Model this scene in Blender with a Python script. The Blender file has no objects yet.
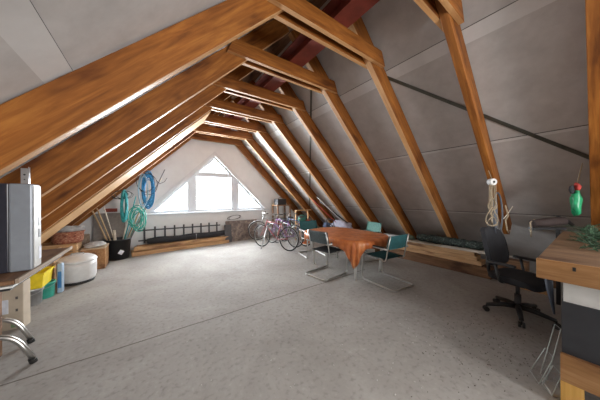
import bpy, bmesh, math, random
from mathutils import Vector, Matrix
S = bpy.context.scene
COL = S.collection
PI = math.pi
R = math.radians

# ------------------------------------------------------------------ camera
cd = bpy.data.cameras.new('camera'); cam = bpy.data.objects.new('camera', cd); COL.objects.link(cam)
F, YAW, HOR, ROLL = 210.93, 0.6172, 197.094, -0.0067
fw = Vector((math.sin(YAW), math.cos(YAW), 0)); rr = Vector((math.cos(YAW), -math.sin(YAW), 0)); uu = Vector((0, 0, 1))
r2 = rr*math.cos(ROLL) + uu*math.sin(ROLL); u2 = uu*math.cos(ROLL) - rr*math.sin(ROLL)
m3 = Matrix((r2, u2, -fw)).transposed()
cam.matrix_world = Matrix.Translation((0, 0, 1.5)) @ m3.to_4x4()
cd.sensor_width = 36; cd.lens = F/600*36; cd.shift_y = (HOR-200)/600; cd.clip_start = 0.02
S.camera = cam
# ------------------------------------------------------------------ light
w = bpy.data.worlds.new('sky'); S.world = w; w.use_nodes = True
bg = w.node_tree.nodes['Background']; bg.inputs[0].default_value = (0.93, 0.96, 1.0, 1); bg.inputs[1].default_value = 2.3

def area(name, loc, rot, sx, sy, power, color=(1, 1, 1)):
    d = bpy.data.lights.new(name, 'AREA'); d.shape = 'RECTANGLE'; d.size = sx; d.size_y = sy; d.energy = power; d.color = color
    o = bpy.data.objects.new(name, d); COL.objects.link(o); o.location = loc; o.rotation_euler = rot
    return o
area('daylight_front_window', (1.78, 7.95, 1.85), (R(-108), 0, 0), 3.6, 1.9, 720, (0.93, 0.97, 1.0))
area('rear_fill', (2.4, -3.0, 1.9), (R(90), 0, R(28)), 2.2, 2.0, 140, (1.0, 0.97, 0.94))  # added fill lamp behind the camera, inside the room before a guessed window
S.view_settings.view_transform = 'Standard'; S.view_settings.look = 'None'
S.view_settings.exposure = 0.8; S.view_settings.gamma = 1.0; S.view_settings.use_curve_mapping = False

# ------------------------------------------------------------------ materials
MATS = {}
def nodemat(name, rough=0.6, metal=0.0, spec=0.5):
    m = bpy.data.materials.new(name); m.use_nodes = True
    nt = m.node_tree; b = nt.nodes['Principled BSDF']
    b.inputs['Roughness'].default_value = rough; b.inputs['Metallic'].default_value = metal
    b.inputs['Specular IOR Level'].default_value = spec
    return m, nt, b
def ramp(nt, stops):
    r = nt.nodes.new('ShaderNodeValToRGB'); e = r.color_ramp.elements
    e[0].position, e[0].color = stops[0][0], (*stops[0][1], 1)
    e[1].position, e[1].color = stops[-1][0], (*stops[-1][1], 1)
    for p, c in stops[1:-1]:
        x = e.new(p); x.color = (*c, 1)
    return r
def coords(nt, scale=(1, 1, 1), rnd=True, kind='Object'):
    tc = nt.nodes.new('ShaderNodeTexCoord'); mp = nt.nodes.new('ShaderNodeMapping'); mp.inputs['Scale'].default_value = scale
    nt.links.new(tc.outputs[kind], mp.inputs['Vector'])
    if rnd:
        oi = nt.nodes.new('ShaderNodeObjectInfo'); ml = nt.nodes.new('ShaderNodeMath'); ml.operation = 'MULTIPLY'; ml.inputs[1].default_value = 37
        nt.links.new(oi.outputs['Random'], ml.inputs[0]); nt.links.new(ml.outputs[0], mp.inputs['Location'])
    return mp
def plain(name, c, rough=0.6, metal=0.0, var=0.12, scale=18, bump=0.0, spec=0.5):
    if name in MATS: return MATS[name]
    m, nt, b = nodemat(name, rough, metal, spec)
    mp = coords(nt); n = nt.nodes.new('ShaderNodeTexNoise'); n.inputs['Scale'].default_value = scale; n.inputs['Detail'].default_value = 4
    nt.links.new(mp.outputs[0], n.inputs['Vector'])
    r = ramp(nt, [(0.3, tuple(x*(1-var) for x in c)), (0.7, tuple(min(1, x*(1+var)) for x in c))])
    nt.links.new(n.outputs['Fac'], r.inputs[0]); nt.links.new(r.outputs[0], b.inputs['Base Color'])
    if bump:
        bp = nt.nodes.new('ShaderNodeBump'); bp.inputs['Strength'].default_value = bump; bp.inputs['Distance'].default_value = 0.01
        nt.links.new(n.outputs['Fac'], bp.inputs['Height']); nt.links.new(bp.outputs[0], b.inputs['Normal'])
    MATS[name] = m; return m
def wood(name, dark, mid, light, rough=0.45, sc=1.0, axis='X', knots=True, spec=0.5):
    if name in MATS: return MATS[name]
    m, nt, b = nodemat(name, rough, 0, spec)
    s = {'X': (1.2*sc, 14*sc, 14*sc), 'Y': (14*sc, 1.2*sc, 14*sc), 'Z': (14*sc, 14*sc, 1.2*sc)}[axis]
    mp = coords(nt, s)
    n = nt.nodes.new('ShaderNodeTexNoise'); n.inputs['Scale'].default_value = 1.8; n.inputs['Detail'].default_value = 10; n.inputs['Roughness'].default_value = 0.62; n.inputs['Distortion'].default_value = 0.5
    nt.links.new(mp.outputs[0], n.inputs['Vector'])
    r = ramp(nt, [(0.28, dark), (0.5, mid), (0.72, light)]); nt.links.new(n.outputs['Fac'], r.inputs[0])
    out = r.outputs[0]
    if knots:
        s2 = {'X': (1.0, 3.2, 3.2), 'Y': (3.2, 1.0, 3.2), 'Z': (3.2, 3.2, 1.0)}[axis]
        mp2 = coords(nt, s2); n2 = nt.nodes.new('ShaderNodeTexNoise'); n2.inputs['Scale'].default_value = 1.7; n2.inputs['Detail'].default_value = 3
        nt.links.new(mp2.outputs[0], n2.inputs['Vector'])
        r3 = ramp(nt, [(0.30, (0.38, 0.30, 0.26)), (0.42, (0.86, 0.84, 0.82)), (0.60, (1, 1, 1)), (0.78, (1.0, 0.95, 0.88))])
        nt.links.new(n2.outputs['Fac'], r3.inputs[0])
        mx = nt.nodes.new('ShaderNodeMix'); mx.data_type = 'RGBA'; mx.blend_type = 'MULTIPLY'; mx.inputs['Factor'].default_value = 1
        nt.links.new(out, mx.inputs['A']); nt.links.new(r3.outputs[0], mx.inputs['B']); out = mx.outputs['Result']
    nt.links.new(out, b.inputs['Base Color'])
    bp = nt.nodes.new('ShaderNodeBump'); bp.inputs['Strength'].default_value = 0.25; bp.inputs['Distance'].default_value = 0.004
    nt.links.new(n.outputs['Fac'], bp.inputs['Height']); nt.links.new(bp.outputs[0], b.inputs['Normal'])
    MATS[name] = m; return m

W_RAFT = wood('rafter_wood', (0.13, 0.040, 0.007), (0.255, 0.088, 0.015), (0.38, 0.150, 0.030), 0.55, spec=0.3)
W_GLARE = wood('rafter_glare_wood', (0.36, 0.17, 0.06), (0.50, 0.27, 0.11), (0.62, 0.37, 0.18), 0.5, knots=False)  # lighter wood for beam undersides, with window glare painted into the colour
W_SOF = wood('pale_board', (0.50, 0.27, 0.12), (0.60, 0.36, 0.17), (0.68, 0.44, 0.23), 0.55, knots=False)
W_PINE = wood('pine', (0.42, 0.22, 0.09), (0.60, 0.36, 0.17), (0.72, 0.48, 0.27), 0.6)
W_PINEY = wood('pine_long', (0.44, 0.25, 0.11), (0.60, 0.38, 0.20), (0.72, 0.50, 0.29), 0.6, axis='Y')
W_BROWN = wood('brown_board', (0.13, 0.065, 0.03), (0.21, 0.11, 0.055), (0.30, 0.17, 0.09), 0.7, axis='Y')
W_BENCH = wood('bench_wood', (0.12, 0.065, 0.03), (0.19, 0.11, 0.06), (0.28, 0.175, 0.10), 0.6, axis='Y')
W_BENCHE = wood('bench_edge_wood', (0.24, 0.11, 0.035), (0.36, 0.18, 0.065), (0.48, 0.27, 0.12), 0.6, axis='Y')
W_YEL = wood('yellow_wood', (0.50, 0.26, 0.06), (0.68, 0.38, 0.09), (0.80, 0.50, 0.16), 0.55, axis='Z', knots=False)
W_PALE = wood('pale_weathered_board', (0.38, 0.32, 0.25), (0.50, 0.44, 0.36), (0.60, 0.54, 0.46), 0.8, axis='Y', knots=False)
W_GREY = wood('weathered_board', (0.22, 0.16, 0.11), (0.36, 0.28, 0.21), (0.50, 0.42, 0.34), 0.8, axis='Y')
PLASTER = plain('white_plaster', (0.74, 0.75, 0.75), 0.9, var=0.05, scale=3, bump=0.1)
WFRAME = plain('white_frame', (0.60, 0.64, 0.68), 0.35, var=0.02)
CHROME = plain('chrome', (0.60, 0.60, 0.58), 0.33, 1.0, var=0.05)
STEEL = plain('dull_steel', (0.45, 0.46, 0.47), 0.45, 0.8)
DARKST = plain('dark_steel', (0.06, 0.06, 0.065), 0.5, 0.3)
REDST = plain('red_oxide_steel', (0.22, 0.045, 0.032), 0.55, 0.1, var=0.25, scale=6)
BLACK = plain('black_plastic', (0.018, 0.019, 0.021), 0.45)
BLACKF = plain('black_fabric', (0.022, 0.023, 0.028), 0.85, bump=0.4)
RUBBER = plain('rubber', (0.02, 0.02, 0.02), 0.8)
TEAL = plain('teal_canvas', (0.022, 0.105, 0.115), 0.7, var=0.2, scale=30)
TEALG = plain('grey_teal_canvas', (0.15, 0.20, 0.22), 0.6, var=0.15, scale=30)
TEALL = plain('light_teal_canvas', (0.22, 0.50, 0.44), 0.6, var=0.15, scale=30)
GREYM = plain('grey_enamel', (0.27, 0.30, 0.34), 0.4, 0.2, var=0.05)
WHITEP = plain('white_plastic', (0.66, 0.67, 0.67), 0.35, var=0.06)
WHITE = plain('white_paint', (0.72, 0.72, 0.70), 0.5, var=0.04)
CARD = plain('cardboard', (0.50, 0.38, 0.26), 0.85, var=0.1, scale=7)
CARDL = plain('pale_cardboard', (0.50, 0.43, 0.34), 0.85, var=0.1, scale=7)
YELLOW = plain('yellow_plastic', (0.80, 0.62, 0.02), 0.4)
TEALB = plain('green_plastic', (0.05, 0.40, 0.30), 0.4)
BLUE = plain('blue_plastic', (0.05, 0.20, 0.48), 0.4)
BLUER = plain('blue_rope', (0.03, 0.26, 0.52), 0.6, var=0.3)
LBLUER = plain('pale_blue_rope', (0.35, 0.55, 0.68), 0.6)
TEALR = plain('turquoise_rope', (0.03, 0.34, 0.36), 0.6, var=0.3)
CORD = plain('natural_cord', (0.36, 0.29, 0.20), 0.8)
CREAM = plain('cream_rod', (0.66, 0.60, 0.50), 0.5)
BAMBOO = plain('bamboo_rod', (0.48, 0.32, 0.17), 0.5)
ORANGE = plain('orange_plastic', (0.72, 0.20, 0.05), 0.5)
DGREEN = plain('dark_green', (0.02, 0.10, 0.07), 0.6)
GREENP = plain('green_film', (0.02, 0.30, 0.13), 0.3, var=0.4, scale=25)
LILAC = plain('lilac_cloth', (0.42, 0.42, 0.52), 0.85, var=0.15, scale=10)
RED = plain('red_cloth', (0.45, 0.05, 0.04), 0.7)
PURPLE = plain('purple_paint', (0.22, 0.10, 0.30), 0.4)
PINK = plain('pink_paint', (0.40, 0.13, 0.14), 0.35)
DBLUE = plain('dark_blue_paint', (0.06, 0.10, 0.22), 0.4)
RAG = plain('grey_rag', (0.50, 0.50, 0.50), 0.9, var=0.3, scale=12)
GREEN = plain('leaf_green', (0.03, 0.075, 0.035), 0.7, var=0.5, scale=30)
PAPER = plain('white_paper', (0.72, 0.76, 0.84), 0.8)
INK = plain('dark_ink', (0.10, 0.09, 0.09), 0.8)

def mottled(name, stops, scale, rough=0.7, detail=6, axis=(1, 1, 1), bump=0.2):
    m, nt, b = nodemat(name, rough)
    mp = coords(nt, axis, rnd=False); n = nt.nodes.new('ShaderNodeTexNoise'); n.inputs['Scale'].default_value = scale; n.inputs['Detail'].default_value = detail
    n.inputs['Roughness'].default_value = 0.62
    nt.links.new(mp.outputs[0], n.inputs['Vector']); r = ramp(nt, stops); nt.links.new(n.outputs['Fac'], r.inputs[0]); nt.links.new(r.outputs[0], b.inputs['Base Color'])
    if bump:
        bp = nt.nodes.new('ShaderNodeBump'); bp.inputs['Strength'].default_value = bump; bp.inputs['Distance'].default_value = 0.01
        nt.links.new(n.outputs['Fac'], bp.inputs['Height']); nt.links.new(bp.outputs[0], b.inputs['Normal'])
    return m
WICKER = mottled('wicker', [(0.35, (0.12, 0.03, 0.02)), (0.5, (0.36, 0.12, 0.07)), (0.65, (0.55, 0.35, 0.22))], 26, axis=(1, 1, 3))
RUSTY = mottled('rusty_slab', [(0.3, (0.07, 0.055, 0.05)), (0.5, (0.19, 0.15, 0.13)), (0.62, (0.34, 0.27, 0.22)), (0.75, (0.25, 0.12, 0.07))], 9)
CLOTH = mottled('orange_tablecloth', [(0.32, (0.30, 0.07, 0.018)), (0.5, (0.50, 0.15, 0.045)), (0.62, (0.60, 0.22, 0.075)), (0.75, (0.66, 0.34, 0.18))], 7, rough=0.33, axis=(1, 1, 0.5), bump=0.1)
NET = mottled('dark_netting', [(0.38, (0.01, 0.014, 0.013)), (0.55, (0.03, 0.05, 0.045)), (0.66, (0.16, 0.19, 0.17))], 30, rough=0.8, bump=0.6)
FELT = mottled('roof_felt', [(0.3, (0.44, 0.43, 0.425)), (0.5, (0.50, 0.49, 0.485)), (0.7, (0.56, 0.55, 0.545))], 4.5, rough=0.75, detail=9, bump=0.25)
LAP = mottled('roof_felt_lap', [(0.3, (0.58, 0.58, 0.58)), (0.7, (0.66, 0.66, 0.66))], 5, rough=0.7, bump=0.1)

def floor_mat():
    m, nt, b = nodemat('concrete', 0.8, 0, 0.25)
    mp = coords(nt, rnd=False)
    n = nt.nodes.new('ShaderNodeTexNoise'); n.inputs['Scale'].default_value = 0.9; n.inputs['Detail'].default_value = 10; n.inputs['Roughness'].default_value = 0.66; n.inputs['Distortion'].default_value = 0.5
    nt.links.new(mp.outputs[0], n.inputs['Vector'])
    r = ramp(nt, [(0.28, (0.28, 0.265, 0.245)), (0.5, (0.355, 0.34, 0.32)), (0.72, (0.44, 0.43, 0.41))]); nt.links.new(n.outputs['Fac'], r.inputs[0])
    n2 = nt.nodes.new('ShaderNodeTexNoise'); n2.inputs['Scale'].default_value = 22; n2.inputs['Detail'].default_value = 6
    nt.links.new(mp.outputs[0], n2.inputs['Vector'])
    r2_ = ramp(nt, [(0.28, (0.74, 0.73, 0.72)), (0.45, (0.97, 0.97, 0.97)), (0.62, (1, 1, 1)), (0.78, (1.2, 1.2, 1.2))]); nt.links.new(n2.outputs['Fac'], r2_.inputs[0])
    mx = nt.nodes.new('ShaderNodeMix'); mx.data_type = 'RGBA'; mx.blend_type = 'MULTIPLY'; mx.inputs['Factor'].default_value = 1
    nt.links.new(r.outputs[0], mx.inputs['A']); nt.links.new(r2_.outputs[0], mx.inputs['B'])
    nt.links.new(mx.outputs['Result'], b.inputs['Base Color'])
    bp = nt.nodes.new('ShaderNodeBump'); bp.inputs['Strength'].default_value = 0.3; bp.inputs['Distance'].default_value = 0.006
    nt.links.new(n2.outputs['Fac'], bp.inputs['Height']); nt.links.new(bp.outputs[0], b.inputs['Normal'])
    return m
CONC = floor_mat()
def glass_mat():
    m = bpy.data.materials.new('window_glass'); m.use_nodes = True; nt = m.node_tree; nt.nodes.clear()
    o = nt.nodes.new('ShaderNodeOutputMaterial'); t = nt.nodes.new('ShaderNodeBsdfTransparent'); g = nt.nodes.new('ShaderNodeBsdfGlossy'); g.inputs['Roughness'].default_value = 0.03
    mx = nt.nodes.new('ShaderNodeMixShader'); mx.inputs[0].default_value = 0.07
    nt.links.new(t.outputs[0], mx.inputs[1]); nt.links.new(g.outputs[0], mx.inputs[2]); nt.links.new(mx.outputs[0], o.inputs[0])
    return m
GLASS = glass_mat()

# ------------------------------------------------------------------ geometry helpers (all in world coordinates)
def nb(): return bmesh.new()
def box(bm, c, s, rot=None, bev=0.0):
    g = bmesh.ops.create_cube(bm, size=1)
    M = Matrix.Translation(c) @ (rot.to_4x4() if rot else Matrix.Identity(4)) @ Matrix.Diagonal((*s, 1))
    bmesh.ops.transform(bm, matrix=M, verts=g['verts'])
    if bev:
        es = list({e for v in g['verts'] for e in v.link_edges})
        bmesh.ops.bevel(bm, geom=es, offset=bev, segments=2, affect='EDGES', profile=0.5)
    return bm
def bx(bm, x0, x1, y0, y1, z0, z1, bev=0.0):
    return box(bm, ((x0+x1)/2, (y0+y1)/2, (z0+z1)/2), (abs(x1-x0), abs(y1-y0), abs(z1-z0)), None, bev)
def frame_of(d):
    d = d.normalized(); a = Vector((0, 0, 1)) if abs(d.z) < 0.9 else Vector((1, 0, 0))
    s = d.cross(a).normalized(); return s, s.cross(d).normalized()
def tube(bm, pts, r, seg=8, closed=False, rs=None):
    pts = [Vector(p) for p in pts]; n = len(pts); rings = []
    s, t = None, None
    for i, p in enumerate(pts):
        if closed: d = pts[(i+1) % n] - pts[i-1]
        else: d = pts[min(i+1, n-1)] - pts[max(i-1, 0)]
        d.normalize()
        if s is None: s, t = frame_of(d)
        else:
            s = (s - d*s.dot(d)); s = s.normalized() if s.length > 1e-4 else frame_of(d)[0]
            t = s.cross(d).normalized()
        q = rs[i] if rs else r
        rings.append([bm.verts.new(p + (s*math.cos(2*PI*k/seg) + t*math.sin(2*PI*k/seg))*q) for k in range(seg)])
    m = n if closed else n-1
    for i in range(m):
        a, b = rings[i], rings[(i+1) % n]
        for k in range(seg):
            f = bm.faces.new((a[k], a[(k+1) % seg], b[(k+1) % seg], b[k])); f.smooth = True
    if not closed:
        bm.faces.new(rings[0][::-1]); bm.faces.new(rings[-1])
    return bm
def rounded(pts, rad, n=5, closed=False):
    pts = [Vector(p) for p in pts]; out = []
    N = len(pts)
    for i, p in enumerate(pts):
        if not closed and i in (0, N-1): out.append(p); continue
        a, b = pts[i-1], pts[(i+1) % N]
        da, db = (a-p), (b-p); q = min(rad, da.length*0.49, db.length*0.49)
        A, B = p+da.normalized()*q, p+db.normalized()*q
        for k in range(n+1):
            t = k/n; out.append(A*(1-t)**2 + p*2*t*(1-t) + B*t*t)
    return out
def lathe(bm, prof, c, seg=32, sx=1, sy=1):
    c = Vector(c); rings = []
    for r_, z in prof:
        rings.append([bm.verts.new(c + Vector((r_*sx*math.cos(2*PI*k/seg), r_*sy*math.sin(2*PI*k/seg), z))) for k in range(seg)])
    for a, b in zip(rings, rings[1:]):
        for k in range(seg):
            f = bm.faces.new((a[k], a[(k+1) % seg], b[(k+1) % seg], b[k])); f.smooth = True
    if prof[0][0] > 1e-3: bm.faces.new(rings[0][::-1])
    if prof[-1][0] > 1e-3: bm.faces.new(rings[-1])
    return bm
def prism(bm, poly, d):
    """poly: 3D points in a plane, extruded along vector d"""
    a = [bm.verts.new(Vector(p)) for p in poly]; b = [bm.verts.new(Vector(p)+Vector(d)) for p in poly]
    n = len(poly); bm.faces.new(a[::-1]); bm.faces.new(b)
    for i in range(n): bm.faces.new((a[i], a[(i+1) % n], b[(i+1) % n], b[i]))
    return bm
def lump(bm, c, s, seed=0, amp=0.25, freq=3.0, sub=3, flat=None):
    rnd = random.Random(seed); ph = [rnd.uniform(0, 6.28) for _ in range(9)]
    g = bmesh.ops.create_icosphere(bm, subdivisions=sub, radius=1)
    for v in g['verts']:
        p = v.co.copy()
        k = 1 + amp*(math.sin(freq*p.x+ph[0])*math.sin(freq*p.y+ph[1]) + 0.6*math.sin(2.1*freq*p.z+ph[2]+p.x*2) + 0.4*math.sin(3.3*freq*p.y+ph[3]) * math.cos(2.7*freq*p.x+ph[4]))/1.6
        q = Vector((p.x*s[0]*k, p.y*s[1]*k, p.z*s[2]*k))
        if flat is not None and q.z < flat: q.z = flat
        v.co = q + Vector(c)
    for v in g['verts']:
        for f in v.link_faces: f.smooth = True
    return bm

# ------------------------------------------------------------------ object helpers
def mesh_obj(name, bm, mat, M=None):
    bmesh.ops.recalc_face_normals(bm, faces=bm.faces)
    if M is not None: bm.transform(M)
    me = bpy.data.meshes.new(name); bm.to_mesh(me); bm.free()
    for m in (mat if isinstance(mat, (list, tuple)) else [mat]): me.materials.append(m)
    o = bpy.data.objects.new(name, me); COL.objects.link(o); return o
def tag(o, label, cat, group=None, kind=None):
    o['label'] = label; o['category'] = cat
    if group: o['group'] = group
    if kind: o['kind'] = kind
    return o
def single(name, bm, mat, label, cat, group=None, kind=None, base=None):
    if base is None:
        xs = [v.co for v in bm.verts]
        base = Vector((sum(c.x for c in xs)/len(xs), sum(c.y for c in xs)/len(xs), min(c.z for c in xs)))
    o = mesh_obj(name, bm, mat, Matrix.Translation(-Vector(base))); o.location = base
    return tag(o, label, cat, group, kind)
ROOTM = {}
def thing(name, loc, label, cat, group=None, rz=0):
    o = bpy.data.objects.new(name, None); COL.objects.link(o); o.location = loc; o.rotation_euler = (0, 0, rz); o.empty_display_size = 0.1
    ROOTM[o.name] = (Matrix.Translation(loc) @ Matrix.Rotation(rz, 4, 'Z')).inverted()
    return tag(o, label, cat, group)
def part(name, bm, mat, parent, label=None):
    M = ROOTM[parent.name]
    o = mesh_obj(name, bm, mat, M); o.parent = parent; ROOTM[o.name] = M
    if label: o['label'] = label
    return o
def copy_tree(root, loc=None, rz=None, label=None):
    def rec(o, par):
        c = o.copy(); COL.objects.link(c)
        if par: c.parent = par
        for ch in o.children: rec(ch, c)
        return c
    r = rec(root, None)
    if loc is not None: r.location = loc
    if rz is not None: r.rotation_euler = (0, 0, rz)
    if label: r['label'] = label
    return r
def struct(name, bm, mat, parent=None):
    o = mesh_obj(name, bm, mat)
    o['kind'] = 'structure'
    if parent: o.parent = parent
    return o
def beam(name, A, B, up, wd, dp, mat, mats2=None):
    """straight timber from A to B: its lower edge line lies on A-B, wd across, dp upwards; local X along the grain"""
    A, B = Vector(A), Vector(B); x = (B-A).normalized(); y = Vector(up).cross(x).normalized(); z = x.cross(y)
    L = (B-A).length; bm = nb(); bx(bm, 0, L, 0, wd, 0, dp, 0.006)
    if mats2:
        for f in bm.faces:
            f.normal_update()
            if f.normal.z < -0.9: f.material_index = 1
    o = mesh_obj(name, bm, [mat]+([mats2] if mats2 else []))
    o.matrix_world = Matrix.Translation(A) @ Matrix((x, y, z)).transposed().to_4x4()
    return o

# ------------------------------------------------------------------ geometry of the attic
XR_, ZR = 1.76, 4.04            # ridge line of the rafters' underside
Y0, SP = 0.859, 0.925
YB, YG = -3.6, 7.45             # back wall, gable wall
D = 0.26                        # rafter depth
OFF = D*math.sqrt(2)
ZE = ZR + OFF                   # height of the felt at the ridge
def zroof(x): return ZR + OFF - abs(x-XR_)
HW = ZE + 0.1                   # half width at the floor

bm = nb(); bx(bm, XR_-HW, XR_+HW, YB-0.3, YG+0.3, -0.2, 0)
struct('floor', bm, CONC)
# expansion joint of the slab: a hair-wide dark filler strip
bm = nb(); rnd = random.Random(5)
pts = [(-2.6+0.2*i, 2.775+rnd.uniform(-0.006, 0.006)) for i in range(32)]
a = [bm.verts.new((x, y-0.006, 0.0015)) for x, y in pts]; b = [bm.verts.new((x, y+0.006, 0.0015)) for x, y in pts]
a2 = [bm.verts.new((x, y-0.006, -0.004)) for x, y in pts]; b2 = [bm.verts.new((x, y+0.006, -0.004)) for x, y in pts]
for i in range(len(pts)-1):
    bm.faces.new((a[i], a[i+1], b[i+1], b[i])); bm.faces.new((a2[i], b2[i], b2[i+1], a2[i+1]))
    bm.faces.new((a[i], a2[i], a2[i+1], a[i+1])); bm.faces.new((b[i], b[i+1], b2[i+1], b2[i]))
struct('trim_1', bm, plain('joint_filler', (0.16, 0.14, 0.12), 0.9))

# sloping ceilings: felt sheets overlapping down the slope
def slope(side, nm):
    bm = nb(); t = 0.012
    # d = horizontal distance from the ridge; sheets end (lower lap) every 1.07 m
    edges = [0.0, 1.07, 2.14, 3.21, HW+0.1]
    seg = 60
    def strip(d0, d1, lift0, lift1, mi):
        g = []
        for (d, l) in ((d0, lift0), (d1, lift1)):
            row = []
            for i in range(seg+1):
                y = YB-0.2 + (YG-YB+0.4)*i/seg
                x = XR_+side*d; z = ZE-d
                n = Vector((-side, 0, -1)).normalized()
                row.append(bm.verts.new(Vector((x, y, z)) + n*l))
            g.append(row)
        for i in range(seg):
            f = bm.faces.new((g[0][i], g[0][i+1], g[1][i+1], g[1][i])); f.material_index = mi
        return g
    for k in range(4):
        d0, d1 = edges[k], edges[k+1]
        lw = 0.11 if (side < 0 or k == 1) else 0.03
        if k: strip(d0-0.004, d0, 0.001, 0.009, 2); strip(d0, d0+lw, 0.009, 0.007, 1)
        strip(d0+lw if k else d0, d1-0.004, 0.007 if k else 0.001, 0.001, 0)
    # outer skin so the roof has thickness
    n = Vector((side, 0, 1)).normalized()*0.15
    P_ = [Vector((XR_, YB-0.2, ZE)), Vector((XR_, YG+0.2, ZE)), Vector((XR_+side*(HW+0.1), YG+0.2, ZE-HW-0.1)), Vector((XR_+side*(HW+0.1), YB-0.2, ZE-HW-0.1))]
    prism(bm, [p+n*0.05 for p in P_], n)
    return struct(nm, bm, [FELT, LAP, plain('dark_seam_strip', (0.10, 0.10, 0.10), 0.8)])  # last material: narrow darker strip along each felt seam
slope(-1, 'ceiling'); slope(1, 'ceiling.001')

# gable walls with a triangular window opening
WX, WZ, WH = 1.78, 1.05, 1.86
def gable(y, thick, nm):
    bm = nb(); d = (0, thick, 0)
    top = ZE+0.02; cx = XR_
    bx(bm, cx-HW, cx+HW, min(y, y+thick), max(y, y+thick), -0.1, WZ)
    xl = cx-(top-WZ)
    prism(bm, [(xl, y, WZ), (WX-WH, y, WZ), (WX, y, WZ+WH), (cx, y, top)], d)
    xr = cx+(top-WZ)
    prism(bm, [(xr, y, WZ), (cx, y, top), (WX, y, WZ+WH), (WX+WH, y, WZ)], d)
    return struct(nm, bm, PLASTER)
gable(YG, 0.3, 'wall_far')
gable(YB, -0.3, 'wall_near')

def window(y, nm, out):
    f = nb(); t = 0.07; yb, ye = y+out*0.06, y+out*0.14
    y0_, y1_ = min(yb, ye), max(yb, ye)
    d = (0, y1_-y0_, 0)
    s = t*math.sqrt(2)
    xl, xr, zb, zt = WX-WH, WX+WH, WZ, WZ+WH
    prism(f, [(xl, y0_, zb), (xl+s+t, y0_, zb+t), (WX, y0_, zt-s), (WX, y0_, zt)], d)
    prism(f, [(xr, y0_, zb), (WX, y0_, zt), (WX, y0_, zt-s), (xr-s-t, y0_, zb+t)], d)
    prism(f, [(xl, y0_, zb), (xr, y0_, zb), (xr-s-t, y0_, zb+t), (xl+s+t, y0_, zb+t)], d)
    fr = struct(nm, f, WFRAME)
    for (xa, xb) in ((0.96, 1.21), (2.35, 2.60)):
        m = nb(); zt_ = zt - max(abs(xa-WX), abs(xb-WX)); zt2 = zt - min(abs(xa-WX), abs(xb-WX))
        za = zt - abs(xa-WX) - 0.03; zb_ = zt - abs(xb-WX) - 0.03
        prism(m, [(xa, y0_-0.01, zb+0.02), (xb, y0_-0.01, zb+0.02), (xb, y0_-0.01, zb_), (xa, y0_-0.01, za)], (0, y1_-y0_+0.02, 0))
        mu = struct('mullion', m, WFRAME, fr)
    m = nb(); bx(m, 1.21, 2.35, y0_-0.012, y1_+0.01, 2.20, 2.33); struct('transom', m, WFRAME, fr)
    g = nb(); bx(g, 1.21, 2.35, (y0_+y1_)/2-0.004, (y0_+y1_)/2+0.004, zb+t, 2.20); struct('pane', g, GLASS, fr)
    g = nb(); ym = (y0_+y1_)/2-0.004
    prism(g, [(1.33, ym, 2.33), (2.23, ym, 2.33), (WX, ym, zt-s)], (0, 0.008, 0)); struct('pane', g, GLASS, fr)
    g = nb(); prism(g, [(xl+s+t, ym, zb+t), (0.96, ym, zb+t), (0.96, ym, zt-abs(0.96-WX)-s)], (0, 0.008, 0)); struct('pane', g, GLASS, fr)
    g = nb(); prism(g, [(xr-s-t, ym, zb+t), (2.60, ym, zt-abs(2.60-WX)-s), (2.60, ym, zb+t)], (0, 0.008, 0)); struct('pane', g, GLASS, fr)
    gk = plain('gasket', (0.16, 0.17, 0.18), 0.6); yi = y0_-0.003 if out > 0 else y1_+0.003
    for poly in ([(1.21, zb+t), (2.35, zb+t), (2.35, 2.20), (1.21, 2.20)], [(1.33, 2.33), (2.23, 2.33), (WX, zt-s)], [(xl+s+t, zb+t), (0.96, zb+t), (0.96, zt-abs(0.96-WX)-s)], [(xr-s-t, zb+t), (2.60, zt-abs(2.60-WX)-s), (2.60, zb+t)]):
        g = nb(); tube(g, [(px_, yi, pz_) for px_, pz_ in poly], 0.009, 4, True); struct('gasket', g, gk, fr)
    return fr
window(YG, 'window_1', 1); window(YB, 'window_2', -1)
bm = nb(); bx(bm, WX-WH-0.12, WX+WH+0.12, YG-0.07, YG+0.04, WZ-0.045, WZ, 0.006)
struct('trim_2', bm, WFRAME)
bm = nb()   # plastered board strip around the window reveal
for sgn in (-1, 1):
    o_ = 0.11
    prism(bm, [(WX+sgn*(WH+0.15), YG-0.02, WZ), (WX+sgn*WH, YG-0.02, WZ), (WX, YG-0.02, WZ+WH), (WX, YG-0.02, WZ+WH+0.15)], (0, 0.02, 0))
struct('trim_3', bm, plain('reveal_plaster', (0.66, 0.67, 0.68), 0.8, var=0.04))

# ------------------------------------------------------------------ rafters and collar ties
ordn = ['nearest', 'second', 'third', 'fourth', 'fifth', 'sixth', 'seventh', 'eighth', 'ninth']
TH = 0.08
q = math.sqrt(0.5)
right_lab = {-1: 'wooden rafter at the right edge of the photo beside the workbench',
             0: 'orange-lit wooden rafter on the right, above the office chair, hung with cord',
             1: 'brown wooden rafter on the right slope, first one left of the one with hanging cord',
             2: 'brown wooden rafter on the right slope, second left of the one with hanging cord',
             3: 'brown wooden rafter on the right slope, third left of the one with hanging cord',
             4: 'brown wooden rafter on the right slope, fourth left of the one with hanging cord',
             5: 'brown wooden rafter on the right slope, third from the window wall',
             6: 'brown wooden rafter on the right slope, second from the window wall',
             7: 'brown wooden rafter on the right slope, flat against the window wall'}
left_lab = {0: 'wooden rafter whose corner shows at the top left edge of the photo',
            1: 'widest brown wooden rafter of the left slope, nearest one crossing the photo',
            2: 'brown wooden rafter on the left slope, directly behind the widest nearest one',
            3: 'brown wooden rafter on the left slope, two behind the widest nearest one',
            4: 'brown wooden rafter on the left slope, fourth from the window wall',
            5: 'brown wooden rafter on the left slope, third from the window wall',
            6: 'brown wooden rafter on the left slope, second from the window wall',
            7: 'brown wooden rafter on the left slope, flat against the window wall'}
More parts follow.
